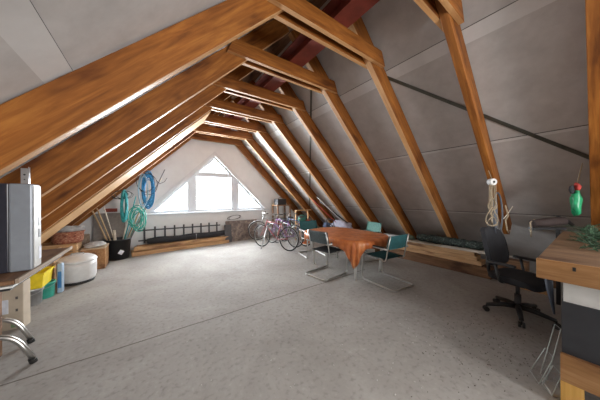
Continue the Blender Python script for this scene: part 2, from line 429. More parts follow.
for k in range(-1, 8):
    for side, labs in ((1, right_lab), (-1, left_lab)):
        if k not in labs: continue
        y = Y0+SP*k if (side, k) != (-1, 0) else 0.70
        zend = {(1, 0): 0.84, (1, -1): 0.75}.get((side, k), 0.02)
        th = 0.115 if k == -1 else TH; foot = Vector((XR_+side*(ZR-zend), y+th if side > 0 else y, zend)); top = Vector((XR_+side*0.006, foot.y, ZR-0.006))
        o = beam('rafter', foot, top, Vector((side, 0, 1)), th, D-0.018, W_RAFT, W_GLARE if k > 0 or side < 0 else None)
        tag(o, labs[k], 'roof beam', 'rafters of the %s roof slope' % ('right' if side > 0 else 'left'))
for i in range(4):   # pale boards nailed under the left rafters between the fourth and the fifth
    ya = Y0+SP*4+TH+0.005+i*0.212
    o = beam('soffit_board', (XR_-ZR+0.35, ya, 0.35-0.028), (XR_-0.72, ya, ZR-0.72-0.028), Vector((-1, 0, 1)), 0.205, 0.018, W_SOF)
    tag(o, 'pale board nailed under the left rafters, %s from the camera of the four' % ['first', 'second', 'third', 'fourth'][i], 'board', 'pale boards under the left rafters')
ZC, CH, CT = 3.34, 0.19, 0.05
wh = {0: 'at the top edge of the photo above the hanging cord', 1: 'of the nearest full roof frame', 2: 'of the second roof frame away', 3: 'of the third roof frame away', 4: 'of the fourth roof frame away',
      5: 'of the third frame from the window wall', 6: 'of the second frame from the window wall', 7: 'of the frame against the window wall'}
for k in range(0, 8):
    y = Y0+SP*k; hw0 = ZR-ZC
    for j in (0, 1):
        if k == 7 and j == 1: continue
        yy = y-CT-0.003 if j == 0 else y+TH+0.003
        e = hw0+0.26
        bm = nb()
        # ends cut parallel to the roof
        prism(bm, [(XR_-e, yy, ZC), (XR_+e, yy, ZC), (XR_+e-CH*0.65+0.05, yy, ZC+CH), (XR_-e+CH*0.65-0.05, yy, ZC+CH)], (0, CT, 0))
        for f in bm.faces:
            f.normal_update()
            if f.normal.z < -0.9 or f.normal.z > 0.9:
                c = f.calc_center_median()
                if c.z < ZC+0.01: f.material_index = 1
        o = single('collar_tie', bm, [W_RAFT, W_GLARE], 'wooden collar tie, %s board %s' % ('camera-side' if j == 0 else 'window-side', wh[k]), 'roof beam', 'collar ties of the roof frames')
# steel ridge beam resting on the collar ties: an I section
bm = nb(); x0, x1, zb = 1.71, 1.95, ZC+CH
bx(bm, x0, x1, -1.2, 7.40, zb+0.001, zb+0.018); bx(bm, x0, x1, -1.2, 7.40, zb+0.215, zb+0.235); bx(bm, 1.82, 1.835, -1.2, 7.40, zb+0.018, zb+0.215)
single('steel_beam', bm, REDST, 'long red-painted steel I-beam running under the ridge on top of the collar ties', 'beam')
# ridge boards (dark planking up in the apex)
for side, nm in ((-1, 'left'), (1, 'right')):
    bm = nb()
    for i in range(3 if side < 0 else 1):
        d = 0.14+0.2*i
        c = Vector((XR_+side*d, 2.9, ZE-d)) + Vector((-side, 0, -1)).normalized()*0.022
        box(bm, c, (0.24, 8.8, 0.02), Matrix.Rotation(side*PI/4, 3, 'Y'))
    single('ridge_planking', bm, W_BROWN, 'dark brown boarding high in the roof apex on the %s side' % nm, 'planking')

# flat steel wind braces on the right slope (between felt and rafters)
def onroof(x, lift=0.0125): 
    return Vector((x, 0, ZE-(x-XR_))) + Vector((-1, 0, -1)).normalized()*lift
def strap(pa, pb, wd, lab):
    A = onroof(pa[0]); A.y = pa[1]; B = onroof(pb[0]); B.y = pb[1]
    x = (B-A).normalized(); z = Vector((-1, 0, -1)).normalized(); y = z.cross(x)
    bm = nb(); box(bm, (A+B)/2, ((B-A).length, wd, 0.004), Matrix((x, y, z)).transposed())
    single('wind_brace', bm, plain('brace_steel', (0.11, 0.115, 0.10), 0.45, 0.5), lab, 'brace', 'flat steel wind braces')
strap((2.80, 1.92), (4.75, -0.65), 0.045, 'dark flat steel brace running diagonally across the felt above the hanging cord')
strap((2.35, 2.92), (5.55, 7.12), 0.045, 'dark flat steel brace on the right slope behind the dining table')

# ------------------------------------------------------------------ dining table
def tabletop_outline(n=96, cx=3.33, cy=3.10, a=0.60, b=0.84, e=3.4):
    o = []
    for i in range(n):
        t = 2*PI*i/n; c, s = math.cos(t), math.sin(t)
        o.append((cx+a*math.copysign(abs(c)**(2/e), c), cy+b*math.copysign(abs(s)**(2/e), s)))
    return o
T = thing('dining_table', (3.36, 3.10, 0), 'rounded dining table with white legs under the orange cloth', 'table')
bm = nb(); prism(bm, [(x, y, 0.705) for x, y in tabletop_outline(a=0.585, b=0.825)], (0, 0, 0.03)); part('tabletop', bm, WHITE, T)
for sx in (-1, 1):
    for sy in (-1, 1):
        bm = nb(); tube(bm, [(3.36+sx*0.36, 3.10+sy*0.58, 0.0), (3.36+sx*0.42, 3.10+sy*0.62, 0.705)], 0.025, 12, rs=[0.020, 0.032]); part('leg', bm, WHITE, T)
bm = nb(); bx(bm, 2.96, 3.76, 2.46, 2.49, 0.675, 0.703); bx(bm, 2.96, 3.76, 3.71, 3.74, 0.675, 0.703); bx(bm, 2.95, 2.975, 2.5, 3.7, 0.675, 0.703); bx(bm, 3.745, 3.77, 2.5, 3.7, 0.675, 0.703)
part('apron', bm, WHITE, T)
# cloth: top sheet plus a hanging skirt with folds, its four corners hang lowest
bm = nb(); ol = tabletop_outline(n=192, a=0.605, b=0.845); n = len(ol); cx, cy = 3.33, 3.10
rings = []
for s_ in (0.0, 0.35, 0.7, 0.9):
    rings.append([bm.verts.new((cx+(x-cx)*s_, cy+(y-cy)*s_, 0.7385 + 0.002*math.sin(9*x+5*y))) for x, y in ol] if s_ else [bm.verts.new((cx, cy, 0.739))])
rings.append([bm.verts.new((cx+(x-cx)*0.985, cy+(y-cy)*0.985, 0.738)) for x, y in ol])
rings.append([bm.verts.new((x, y, 0.728)) for x, y in ol])
ND = 8
for k in range(1, ND+1):
    row = []
    for i, (x, y) in enumerate(ol):
        t = 2*PI*i/n
        th = math.atan2((y-cy)/0.845, (x-cx)/0.605)
        cor = max(0, abs(math.sin(2*th)))**26 * (1.0 if math.sin(th) < 0 and math.cos(th) < 0 else 0.2)
        drop = 0.13 + 0.34*cor + 0.012*math.sin(11*t)
        fold = (0.010+0.03*cor)*math.sin(34*t+1.2)*(k/ND)
        out = 0.012 + 0.018*math.sin(k/ND*PI) - 0.035*cor*(k/ND)**1.2
        nx, ny = (x-cx)/0.605**2, (y-cy)/0.845**2; l = math.hypot(nx, ny); nx /= l; ny /= l
        row.append(bm.verts.new((x+nx*(out+fold), y+ny*(out+fold), 0.728-drop*k/ND)))
    rings.append(row)
for i in range(n): f = bm.faces.new((rings[0][0], rings[1][i], rings[1][(i+1) % n])); f.smooth = True
for a, b in zip(rings[1:], rings[2:]):
    for i in range(n): f = bm.faces.new((a[i], b[i], b[(i+1) % n], a[(i+1) % n])); f.smooth = True
c = single('tablecloth', bm, CLOTH, 'orange patterned tablecloth draped over the dining table, its near corner hanging low', 'tablecloth', base=(3.36, 3.10, 0.738))
sm = c.modifiers.new('thick', 'SOLIDIFY'); sm.thickness = 0.003; sm.offset = 1

# ------------------------------------------------------------------ cantilever chairs
def make_chair(label, canvas, frame=CHROME):
    t = thing('cantilever_chair', (0, 0, 0), label, 'chair', 'cantilever chairs around the dining table')
    hw = 0.262; r = 0.0145
    fr = nb()
    for s in (-1, 1): pass
    path = [(-hw, -0.22, 0.64), (-hw, 0.31, 0.64), (-hw, 0.33, r), (-hw, -0.33, r), (hw, -0.33, r), (hw, 0.33, r), (hw, 0.31, 0.64), (hw, -0.22, 0.64)]
    tube(fr, rounded(path, 0.075, 6), r, 10)
    part('frame', fr, frame, t)
    fr = nb()
    path = [(-hw+0.03, -0.255, 0.865), (-hw+0.03, -0.195, 0.60), (-hw+0.03, -0.16, 0.43), (-hw+0.03, 0.26, 0.455), (hw-0.03, 0.26, 0.455), (hw-0.03, -0.16, 0.43), (hw-0.03, -0.195, 0.60), (hw-0.03, -0.255, 0.865)]
    tube(fr, rounded(path, 0.05, 5), 0.011, 10)
    for s in (-1, 1): tube(fr, [(s*(hw-0.035), 0.20, 0.452), (s*hw, 0.322, 0.45)], 0.009, 8)
    part('seat_frame', fr, frame, t)
    b = nb(); g = []
    for i in range(9):
        row = []
        for j in range(9):
            u_ = -1+2*i/8; v = j/8; x = u_*(hw-0.012); yv = -0.200-0.055*v + 0.018*(u_*u_)-0.02*(1-u_*u_)*math.sin(v*PI)*0.8
            row.append(b.verts.new((x, yv, 0.625+0.235*v)))
        g.append(row)
    for i in range(8):
        for j in range(8): f = b.faces.new((g[i][j], g[i+1][j], g[i+1][j+1], g[i][j+1])); f.smooth = True
    r_ = bmesh.ops.solidify(b, geom=b.faces[:], thickness=0.026)
    part('backrest', b, canvas, t)
    b = nb(); g = []
    for i in range(9):
        row = []
        for j in range(9):
            u_ = -1+2*i/8; v = -1+2*j/8
            row.append(b.verts.new((u_*(hw-0.022), 0.05+v*0.215, 0.468-0.02*(1-u_*u_)*(1-v*v))))
        g.append(row)
    for i in range(8):
        for j in range(8): f = b.faces.new((g[i][j], g[i+1][j], g[i+1][j+1], g[i][j+1])); f.smooth = True
    bmesh.ops.solidify(b, geom=b.faces[:], thickness=0.03)
    part('seat', b, BLACKF if canvas is TEALG else canvas, t)
    for s in (-1, 1):
        b = nb(); box(b, (s*hw, 0.03, 0.660), (0.035, 0.36, 0.02), None, 0.007)
        part('armrest', b, BLACK, t)
    return t
c2 = make_chair('chrome cantilever chair with dark teal canvas at the near end of the dining table', TEAL)
c2.location = (3.38, 2.14, 0); c2.rotation_euler.z = R(-6)
c4 = copy_tree(c2, (3.42, 4.30, 0), R(180-14), 'chrome cantilever chair with dark teal back at the far end of the dining table')
c1 = make_chair('chrome cantilever chair with grey back and black seat left of the dining table', TEALG)
c1.location = (2.80, 3.08, 0); c1.rotation_euler.z = R(-90+6)
c3 = make_chair('chrome cantilever chair with light turquoise back behind the dining table', TEALL)
c3.location = (4.33, 3.28, 0); c3.rotation_euler.z = R(90-14)

# ------------------------------------------------------------------ left side: work shelf and appliance
T = thing('work_table', (-0.95, 2.8, 0), 'brown wooden work table carrying the grey metal appliance on the left', 'table')
bm = nb(); bx(bm, -1.22, -0.733, 2.22, 3.36, 0.938, 0.965, 0.003); part('tabletop', bm, W_BROWN, T)
bm = nb(); bx(bm, -0.731, -0.712, 2.22, 3.40, 0.94, 0.972, 0.003); part('edge_strip', bm, W_GREY, T, 'pale weathered edge strip')
bm = nb(); bx(bm, -1.20, -0.76, 2.25, 3.3, 0.895, 0.908); part('lower_board', bm, BLACK, T, 'thin black board under the top')
bm = nb(); bx(bm, -1.20, -0.75, 2.25, 2.9, 0.91, 0.922); part('lower_board', bm, WHITE, T, 'thin white board under the top')
for x, y in ((-1.19, 2.26), (-1.19, 3.30)):
    bm = nb(); bx(bm, x-0.02, x+0.02, y-0.02, y+0.02, 0, 0.938); part('leg', bm, W_BROWN, T)
T = thing('metal_appliance', (-0.9, 2.55, 0.966), 'tall grey metal appliance with dark front panel standing on the work table', 'appliance')
bm = nb(); bx(bm, -0.834, -0.722, 2.45, 2.595, 0.968, 1.613, 0.010); part('body', bm, GREYM, T)
bm = nb(); bx(bm, -1.00, -0.836, 2.46, 2.62, 0.968, 1.613, 0.006); part('front_panel', bm, plain('smoked_panel', (0.03, 0.032, 0.045), 0.3), T, 'dark smoked panel')
bm = nb(); bx(bm, -0.722, -0.718, 2.468, 2.59, 0.98, 1.60, 0.0015); fc = part('side_cover', bm, plain('off_white_enamel', (0.48, 0.48, 0.46), 0.5), T, 'off-white side cover')
for z in (1.20, 1.29, 1.38, 1.47):
    bm = nb(); bx(bm, -0.7185, -0.7165, 2.54, 2.575, z, z+0.065); part('vent', bm, BLACK, fc)
bm = nb(); bx(bm, -0.7180, -0.7160, 2.545, 2.588, 1.03, 1.13); o = part('paper_tag', bm, PAPER, fc)
T = thing('metal_bracket', (-0.76, 2.47, 1.614), 'small pale metal angle bracket standing upright on top of the grey appliance', 'bracket')
bm = nb(); bx(bm, -0.779, -0.741, 2.461, 2.464, 1.614, 1.728); bx(bm, -0.744, -0.741, 2.464, 2.49, 1.614, 1.738); part('plate', bm, STEEL, T)
bm = nb(); tube(bm, [(-0.761, 2.4595, 1.68), (-0.761, 2.4615, 1.68)], 0.006, 10); part('hole', bm, BLACK, T)
bm = nb(); tube(bm, [(-0.761, 2.4595, 1.645), (-0.761, 2.4615, 1.645)], 0.004, 10); part('hole', bm, BLACK, T)

# cardboard box on the floor
T = thing('cardboard_box', (-1.36, 3.96, 0), 'pale cardboard box with printed marks and blue-white label under the work table', 'box')
rot = Matrix.Rotation(R(-10), 3, 'Z'); bm = nb(); box(bm, (-1.37, 3.96, 0.27), (0.34, 0.12, 0.54), rot, 0.006); part('carton', bm, CARDL, T)
def on_card(dx, dz, w_, h_, nm, mat):
    b = nb(); p = Vector((-1.37, 3.96, 0)) + rot @ Vector((dx, -0.062, dz)); box(b, p, (w_, 0.003, h_), rot); part(nm, b, mat, T)
on_card(0.02, 0.27, 0.07, 0.16, 'paper_label', PAPER)
for i, (dx, dz, w_, h_) in enumerate([(0.0, 0.49, 0.03, 0.02), (0.04, 0.50, 0.02, 0.03), (0.08, 0.49, 0.025, 0.02), (0.12, 0.36, 0.02, 0.03), (0.12, 0.22, 0.018, 0.03), (0.10, 0.05, 0.05, 0.05)]):
    on_card(dx, dz, w_, h_, 'printed_mark', INK if i < 5 else plain('green_print', (0.2, 0.3, 0.16), 0.8))

# buckets
def bucket(name, c, r0, r1, h, mat, label, handle=True, rim=True, lid=None, seg=28):
    t = thing(name, c, label, 'bucket')
    b = nb(); x, y, z = c
    lathe(b, [(r0, 0.0), (r0+0.002, 0.004), (r1, h), (r1+0.008, h), (r1+0.008, h-0.018), (r1+0.002, h-0.018)] if False else [(r0*0.97, 0.0), (r0, 0.005), (r1-0.004, h-0.03), (r1+0.006, h-0.028), (r1+0.006, h), (r1-0.006, h), (r0-0.006, 0.01), (0.0005, 0.01)], (x, y, z), seg)
    part('body', b, mat, t)
    if handle:
        b = nb(); tube(b, [(x+(r1+0.008)*math.sin(a_), y - 0.10*math.cos(a_)*1.0-0.5*r1*math.cos(a_), z+h-0.03-0.35*r1*math.cos(a_)) for a_ in [R(-90+180*i/14) for i in range(15)]], 0.003, 6)
        part('handle', b, STEEL, t)
    if lid:
        b = nb(); lathe(b, [(r1+0.012, h-0.02), (r1+0.012, h+0.008), (r1-0.01, h+0.012), (0.0005, h+0.010)], (x, y, z), seg); part('lid', b, lid, t)
    return t
bucket('paint_bucket', (-1.385, 4.66, 0.0), 0.095, 0.11, 0.235, STEEL, 'grey metal bucket on the floor beside the pale cardboard box')
bucket('plastic_bucket', (-1.315, 4.88, 0.0), 0.09, 0.105, 0.235, TEALB, 'green plastic bucket on the floor right of the grey metal bucket')
T = thing('plastic_crate', (-1.36, 4.80, 0.238), 'bright yellow plastic tub stacked on top of the grey and green buckets', 'crate')
bm = nb()
def tub(bm, x0, x1, y0, y1, z0, z1, t=0.012, taper=0.02):
    def ring(x0, x1, y0, y1, z): return [bm.verts.new(p) for p in ((x0, y0, z), (x1, y0, z), (x1, y1, z), (x0, y1, z))]
    R0 = ring(x0+taper, x1-taper, y0+taper, y1-taper, z0); R1 = ring(x0, x1, y0, y1, z1)
    R2 = ring(x0+t, x1-t, y0+t, y1-t, z1); R3 = ring(x0+taper+t, x1-taper-t, y0+taper+t, y1-taper-t, z0+t)
    bm.faces.new(R0[::-1]); bm.faces.new(R3)
    for a, b in ((R0, R1), (R1, R2), (R2, R3)):
        for k in range(4): bm.faces.new((a[k], a[(k+1) % 4], b[(k+1) % 4], b[k]))
tub(bm, -1.52, -1.24, 4.54, 4.92, 0.238, 0.44); part('body', bm, YELLOW, T)
bm = nb()
bx(bm, -1.53, -1.23, 4.53, 4.542, 0.425, 0.45); bx(bm, -1.53, -1.23, 4.918, 4.93, 0.425, 0.45); bx(bm, -1.53, -1.518, 4.542, 4.918, 0.425, 0.45); bx(bm, -1.242, -1.23, 4.542, 4.918, 0.425, 0.45)
part('rim', bm, YELLOW, T)
T = thing('canister', (-1.185, 5.01, 0.0), 'tall pale blue canister standing on the floor between green bucket and white tank', 'canister')
bm = nb(); bx(bm, -1.215, -1.155, 4.96, 5.06, 0, 0.46, 0.012); part('body', bm, plain('pale_blue_plastic', (0.36, 0.48, 0.62), 0.5), T)
bm = nb(); bx(bm, -1.205, -1.165, 4.957, 4.961, 0.08, 0.34); part('label', bm, BLUE, T, 'blue label')
bm = nb(); tube(bm, [(-1.185, 5.01, 0.46), (-1.185, 5.01, 0.48)], 0.02, 14); part('cap', bm, WHITEP, T)

# white tank
T = thing('water_tank', (-1.08, 5.45, 0), 'round white plastic tank with domed top on the floor at the left', 'tank')
bm = nb(); lathe(bm, [(0.0005, 0.03), (0.20, 0.03), (0.235, 0.05), (0.25, 0.10), (0.255, 0.30), (0.252, 0.38)], (-1.08, 5.45, 0), 48); part('body', bm, WHITEP, T)
bm = nb(); lathe(bm, [(0.256, 0.375), (0.262, 0.385), (0.260, 0.40), (0.235, 0.435), (0.165, 0.475), (0.09, 0.49), (0.0005, 0.492)], (-1.08, 5.45, 0), 48); part('lid', bm, WHITEP, T)
bm = nb(); tube(bm, rounded([(-1.16, 5.45, 0.48), (-1.16, 5.45, 0.515), (-1.0, 5.45, 0.515), (-1.0, 5.45, 0.48)], 0.02, 3), 0.010, 8); part('handle', bm, STEEL, T)
bm = nb(); lathe(bm, [(0.22, 0.0), (0.225, 0.0), (0.235, 0.045), (0.22, 0.045)], (-1.08, 5.45, 0), 40); part('base_ring', bm, BLACK, T)

# wooden crate bench with wicker basket
T = thing('wooden_crate', (-1.50, 6.2, 0), 'orange-brown wooden slatted crate behind the white tank', 'crate')
for i in range(4):
    bm = nb(); z = 0.03+i*0.145; bx(bm, -1.80, -1.22, 6.00, 6.02, z, z+0.125); part('slat', bm, W_PINE, T)
    bm = nb(); bx(bm, -1.22, -1.20, 6.00, 6.38, z, z+0.125); part('slat', bm, W_PINEY, T)
for x, y in ((-1.78, 6.04), (-1.24, 6.04), (-1.24, 6.36), (-1.78, 6.36)):
    bm = nb(); bx(bm, x-0.018, x+0.018, y-0.018, y+0.018, 0, 0.59); part('corner_post', bm, W_PINE, T)
bm = nb(); bx(bm, -1.76, -1.19, 5.99, 6.39, 0.592, 0.612); part('lid', bm, W_PINE, T)
T = thing('wicker_basket', (-1.36, 6.185, 0.612), 'red-brown wicker basket with rags on top of the wooden crate', 'basket')
bm = nb(); lathe(bm, [(0.0005, 0.002), (0.205, 0.0), (0.225, 0.06), (0.235, 0.215), (0.242, 0.22), (0.238, 0.23), (0.222, 0.222), (0.20, 0.08), (0.0005, 0.02)], (-1.36, 6.185, 0.612), 36, 1.0, 0.9); part('body', bm, WICKER, T)
bm = nb(); tube(bm, [(-1.36+0.238*math.cos(2*PI*i/36), 6.185+0.214*math.sin(2*PI*i/36), 0.612+0.225) for i in range(36)], 0.013, 8, True); part('rim', bm, WICKER, T)
bm = nb(); lump(bm, (-1.34, 6.185, 0.875), (0.19, 0.14, 0.08), 3, 0.35, 4); single('crumpled_cloth', bm, RAG, 'crumpled light grey cloth lying in the wicker basket', 'cloth')
T = thing('storage_box', (-1.0, 6.35, 0), 'brown wooden box with grey rags on top, between white tank and black bin', 'box')
bm = nb(); bx(bm, -1.17, -0.80, 6.12, 6.62, 0.0, 0.43, 0.006); part('body', bm, W_BENCHE, T)
bm = nb(); bx(bm, -1.18, -0.79, 6.11, 6.63, 0.43, 0.45, 0.004); part('lid', bm, CARD, T)
bm = nb(); lump(bm, (-0.99, 6.36, 0.495), (0.175, 0.22, 0.055), 9, 0.3, 3.2, flat=-0.044); single('crumpled_cloth', bm, RAG, 'folded grey cloth lying on the brown wooden box', 'cloth')
bm = nb(); bx(bm, -1.60, -1.18, 6.98, 7.02, 0.0, 0.66); single('leaning_board', bm, W_GREY, 'weathered brown board standing behind the wicker basket', 'board')
bm = nb(); box(bm, (-0.86, 7.28, 0.56), (0.62, 0.02, 1.12), Matrix.Rotation(R(-7), 3, 'X')); single('leaning_board', bm, plain('grey_brown_board', (0.25, 0.22, 0.20), 0.8), 'grey-brown panel leaning on the window wall behind the black bin', 'board')
bm = nb(); bx(bm, -0.93, -0.70, 7.20, 7.26, 1.15, 1.24, 0.01); single('wooden_block', bm, plain('red_brown_wood', (0.26, 0.05, 0.03), 0.6), 'small red-brown block on top of the panel behind the black bin', 'block')
for i, (x, y, z, l, m_, lab) in enumerate([(-1.98, 5.73, 0.0, 0.4, DGREEN, 'dark green container under the roof left of the white tank'), (-1.62, 5.60, 0.0, 0.38, W_PINE, 'pine offcut block on the floor left of the white tank')]):
    bm = nb(); bx(bm, x-0.15, x+0.15, y-0.14, y+0.14, z, z+l, 0.02); single('container' if i == 0 else 'wood_block', bm, m_, lab, 'box')
bm = nb(); bx(bm, -1.42, -1.39, 5.30, 5.95, 0.0, 0.58, 0.004); single('wooden_board', bm, W_PINEY, 'orange pine board on edge between work table and white tank', 'board')

# black bin with sticks
T = thing('black_bin', (-0.66, 6.92, 0), 'black plastic bin with a white sticker holding sticks and poles', 'bin')
bm = nb(); lathe(bm, [(0.0005, 0.02), (0.21, 0.0), (0.255, 0.47), (0.272, 0.475), (0.272, 0.50), (0.25, 0.50), (0.20, 0.04), (0.0005, 0.04)], (-0.66, 6.92, 0), 36); bn = part('body', bm, BLACK, T)
bm = nb(); box(bm, (-0.585, 6.692, 0.19), (0.09, 0.003, 0.10), Matrix.Rotation(R(20), 3, 'Z') @ Matrix.Rotation(R(35), 3, 'Y')); part('sticker', bm, PAPER, bn)
rnd = random.Random(11)
sticks = [  # top x, y, z ; radius ; material ; wording
 (-1.13, 7.0, 1.20, 0.016, BAMBOO, 'brown stick in the black bin, leaning furthest left'),
 (-1.04, 6.9, 1.27, 0.014, BAMBOO, 'brown stick in the black bin, second from the left'),
 (-0.93, 7.0, 1.30, 0.012, CREAM, 'thin pale stick in the black bin, third from the left'),
 (-0.72, 6.8, 0.72, 0.028, CREAM, 'short thick pale stub sticking out of the black bin'),
 (-0.42, 6.9, 1.25, 0.014, CREAM, 'pale stick in the black bin, slightly right of its middle'),
 (-0.30, 6.9, 1.55, 0.012, TEALR, 'turquoise pole in the black bin'),
 (-0.10, 6.9, 1.50, 0.015, BAMBOO, 'brown pole in the black bin, leaning right'),
 (0.06, 6.9, 1.62, 0.012, CREAM, 'long cream pole in the black bin, leaning right'),
 (0.20, 6.8, 1.92, 0.013, plain('grey_pole', (0.35, 0.37, 0.38), 0.4, 0.3), 'long grey pole in the black bin, second furthest right'),
 (-0.22, 7.0, 1.42, 0.011, CREAM, 'thin cream rod in the black bin below the green rope tangle'),
 (-0.14, 7.05, 1.66, 0.010, LBLUER, 'pale blue rod in the black bin'),
 (-0.02, 7.1, 1.78, 0.011, CREAM, 'thin cream rod in the black bin passing behind the blue hose coil'),
 (0.12, 7.05, 1.80, 0.010, TEALR, 'thin turquoise rod in the black bin, leaning right'),
 (0.26, 7.0, 2.05, 0.010, CREAM, 'thin cream rod in the black bin just left of the longest dark pole'),
 (0.33, 6.85, 2.28, 0.012, plain('black_white_pole', (0.12, 0.13, 0.14), 0.4), 'longest dark pole in the black bin, leaning furthest right')]
for i, (x, y, z, r_, m_, lab) in enumerate(sticks):
    bx0 = -0.66 + (x+0.66)*0.12 + 0.02*(i % 3-1) ; by0 = 6.92+0.08*((i*7) % 5-2)/2
    bm = nb(); tube(bm, [(bx0-0.06*(x+0.66), by0, 0.05), (x, y, z)], r_, 8)
    single('pole', bm, m_, lab, 'pole', 'poles in the black bin')

def coil(c, rx, rz, turns, r, seed, tilt=0.3, n=40, wob=0.06, droop=0.0):
    rnd = random.Random(seed); out = []
    ph = [rnd.uniform(0, 6.28) for _ in range(6)]
    N = int(turns*n)
    for i in range(N+1):
        a_ = 2*PI*i/n; k = 1+wob*math.sin(a_*0.77+ph[0])+wob*math.sin(a_*1.31+ph[1])
        out.append((c[0]+rx*k*math.sin(a_), c[1]+0.05*math.sin(a_*0.63+ph[2])+0.03*math.sin(a_*2.1+ph[3]), c[2]-rz*k*math.cos(a_)))
    return out
bm = nb(); tube(bm, coil((-0.04, 6.42, 1.70), 0.10, 0.36, 12, 0.012, 3, wob=0.16), 0.013, 6)
single('hose_coil', bm, BLUER, 'bright blue hose coil hanging from the left rafters beside the window', 'hose')
bm = nb(); tube(bm, coil((-0.14, 6.34, 1.68), 0.09, 0.36, 4, 0.010, 8), 0.010, 6)
single('hose_coil', bm, LBLUER, 'pale blue hose coil hanging against the bright blue coil', 'hose')
bm = nb(); tube(bm, coil((-0.50, 6.42, 1.33), 0.045, 0.30, 9, 0.012, 6, wob=0.2), 0.015, 6)
single('rope_bundle', bm, TEALR, 'turquoise rope bundle hanging left of the blue hose coil', 'rope')
bm = nb(); tube(bm, coil((-0.27, 6.70, 0.98), 0.13, 0.24, 8, 0.012, 16, wob=0.25), 0.010, 6)
single('rope_bundle', bm, plain('green_rope', (0.05, 0.42, 0.34), 0.6), 'green rope tangle slung around the poles above the black bin', 'rope')
bm = nb(); tube(bm, coil((-0.56, 6.44, 1.58), 0.17, 0.09, 4, 0.006, 21, wob=0.2), 0.006, 6)
single('cable', bm, BLACK, 'thin black cable loops hanging above the turquoise rope bundle', 'cable')
bm = nb(); tube(bm, coil((-0.06, 6.36, 1.86), 0.17, 0.24, 3, 0.006, 31, wob=0.16), 0.006, 6)
single('cable', bm, BLACK, 'thin black cable loops around the blue hose coil', 'cable')
bm = nb(); tube(bm, [(0.12, 6.45, 1.95), (0.20, 6.44, 1.86), (0.30, 6.45, 1.92), (0.36, 6.44, 2.02)], 0.007, 6)
single('hook', bm, DARKST, 'small dark wire hook right of the blue hose coil', 'hook')

# ------------------------------------------------------------------ along the window wall
def slanted(nm, xa, ya, xb, yb, z0, z1, wd, mat, lab, cat, grp=None):
    A = Vector((xa, ya, (z0+z1)/2)); B = Vector((xb, yb, (z0+z1)/2)); d = (B-A); ang = math.atan2(d.y, d.x)
    b = nb(); box(b, (A+B)/2, (d.length, wd, z1-z0), Matrix.Rotation(ang, 3, 'Z'), 0.005)
    o = mesh_obj(nm, b, mat, Matrix.Rotation(-ang, 4, 'Z') @ Matrix.Translation(-(A+B)/2)); o.location = (A+B)/2; o.rotation_euler.z = ang
    return tag(o, lab, cat, grp)
G = 'timbers stacked below the window'
slanted('timber', -0.40, 6.96, 2.12, 7.14, 0.0, 0.10, 0.14, W_PINE, 'front bottom timber of the stack below the window', 'timber', G)
slanted('timber', -0.42, 7.14, 2.05, 7.32, 0.0, 0.11, 0.15, W_PINE, 'back bottom timber of the stack below the window', 'timber', G)
slanted('timber', -0.36, 7.02, 2.15, 7.19, 0.115, 0.215, 0.14, W_PINE, 'front upper timber of the stack below the window', 'timber', G)
slanted('timber', -0.30, 7.18, 1.9, 7.34, 0.115, 0.22, 0.13, W_BENCHE, 'back upper timber of the stack below the window', 'timber', G)
T = thing('long_bag', (1.1, 7.20, 0.22), 'long black bag lying on the timber stack below the window', 'bag')
bm = nb(); pts = [(-0.08+0.26*i, 7.15+0.017*i, 0.31+0.012*math.sin(i*1.7)) for i in range(10)]
tube(bm, pts, 0.1, 16, rs=[0.075, 0.095, 0.092, 0.088, 0.09, 0.088, 0.086, 0.09, 0.085, 0.06]); part('body', bm, BLACKF, T)
bm = nb(); tube(bm, [(1.15, 7.11+0.10*math.cos(2*PI*i/16)+0.12, 0.31+0.098*math.sin(2*PI*i/16)) for i in range(16)], 0.010, 6, True); part('strap', bm, plain('strap_grey', (0.4, 0.4, 0.4), 0.7), T)
T = thing('slatted_rack', (1.0, 7.40, 0.35), 'dark rack with a row of nine upright slats standing behind the black bag', 'rack')
bm = nb(); box(bm, (0.82, 7.385, 0.585), (2.2, 0.03, 0.035), Matrix.Rotation(R(0.5), 3, 'Y')); part('rail', bm, DARKST, T)
bm = nb(); box(bm, (0.82, 7.385, 0.30), (2.2, 0.03, 0.035), Matrix.Rotation(R(0.5), 3, 'Y')); part('rail', bm, DARKST, T)
for i in range(9):
    x = -0.14+0.245*i; bm = nb(); bx(bm, x-0.022, x+0.022, 7.400, 7.425, 0.23, 0.68, 0.004); part('slat', bm, DARKST, T)
bm = nb(); box(bm, (2.66, 7.30, 0.345), (1.15, 0.03, 0.70), Matrix.Rotation(R(-8), 3, 'X'), 0.01)
single('stone_slab', bm, RUSTY, 'mottled rusty brown slab leaning on the window wall left of the bicycles', 'slab')
bm = nb(); box(bm, (2.12, 7.16, 0.30), (0.22, 0.05, 0.58), Matrix.Rotation(R(-10), 3, 'X'), 0.01)
single('dark_panel', bm, plain('charcoal_panel', (0.07, 0.07, 0.075), 0.6), 'narrow charcoal panel leaning against the mottled slab', 'panel')
bm = nb()
P_ = []
for i in range(60):
    a_ = 2*PI*i/60*3; P_.append((2.42+0.22*math.cos(a_)*(1+0.15*math.sin(a_*0.7)), 7.425-0.012*math.sin(a_*1.3), 0.80+0.075*math.sin(a_+0.4)))
tube(bm, P_, 0.006, 6); single('wire_coil', bm, DARKST, 'flattened dark wire coil hanging on the wall under the window', 'wire')

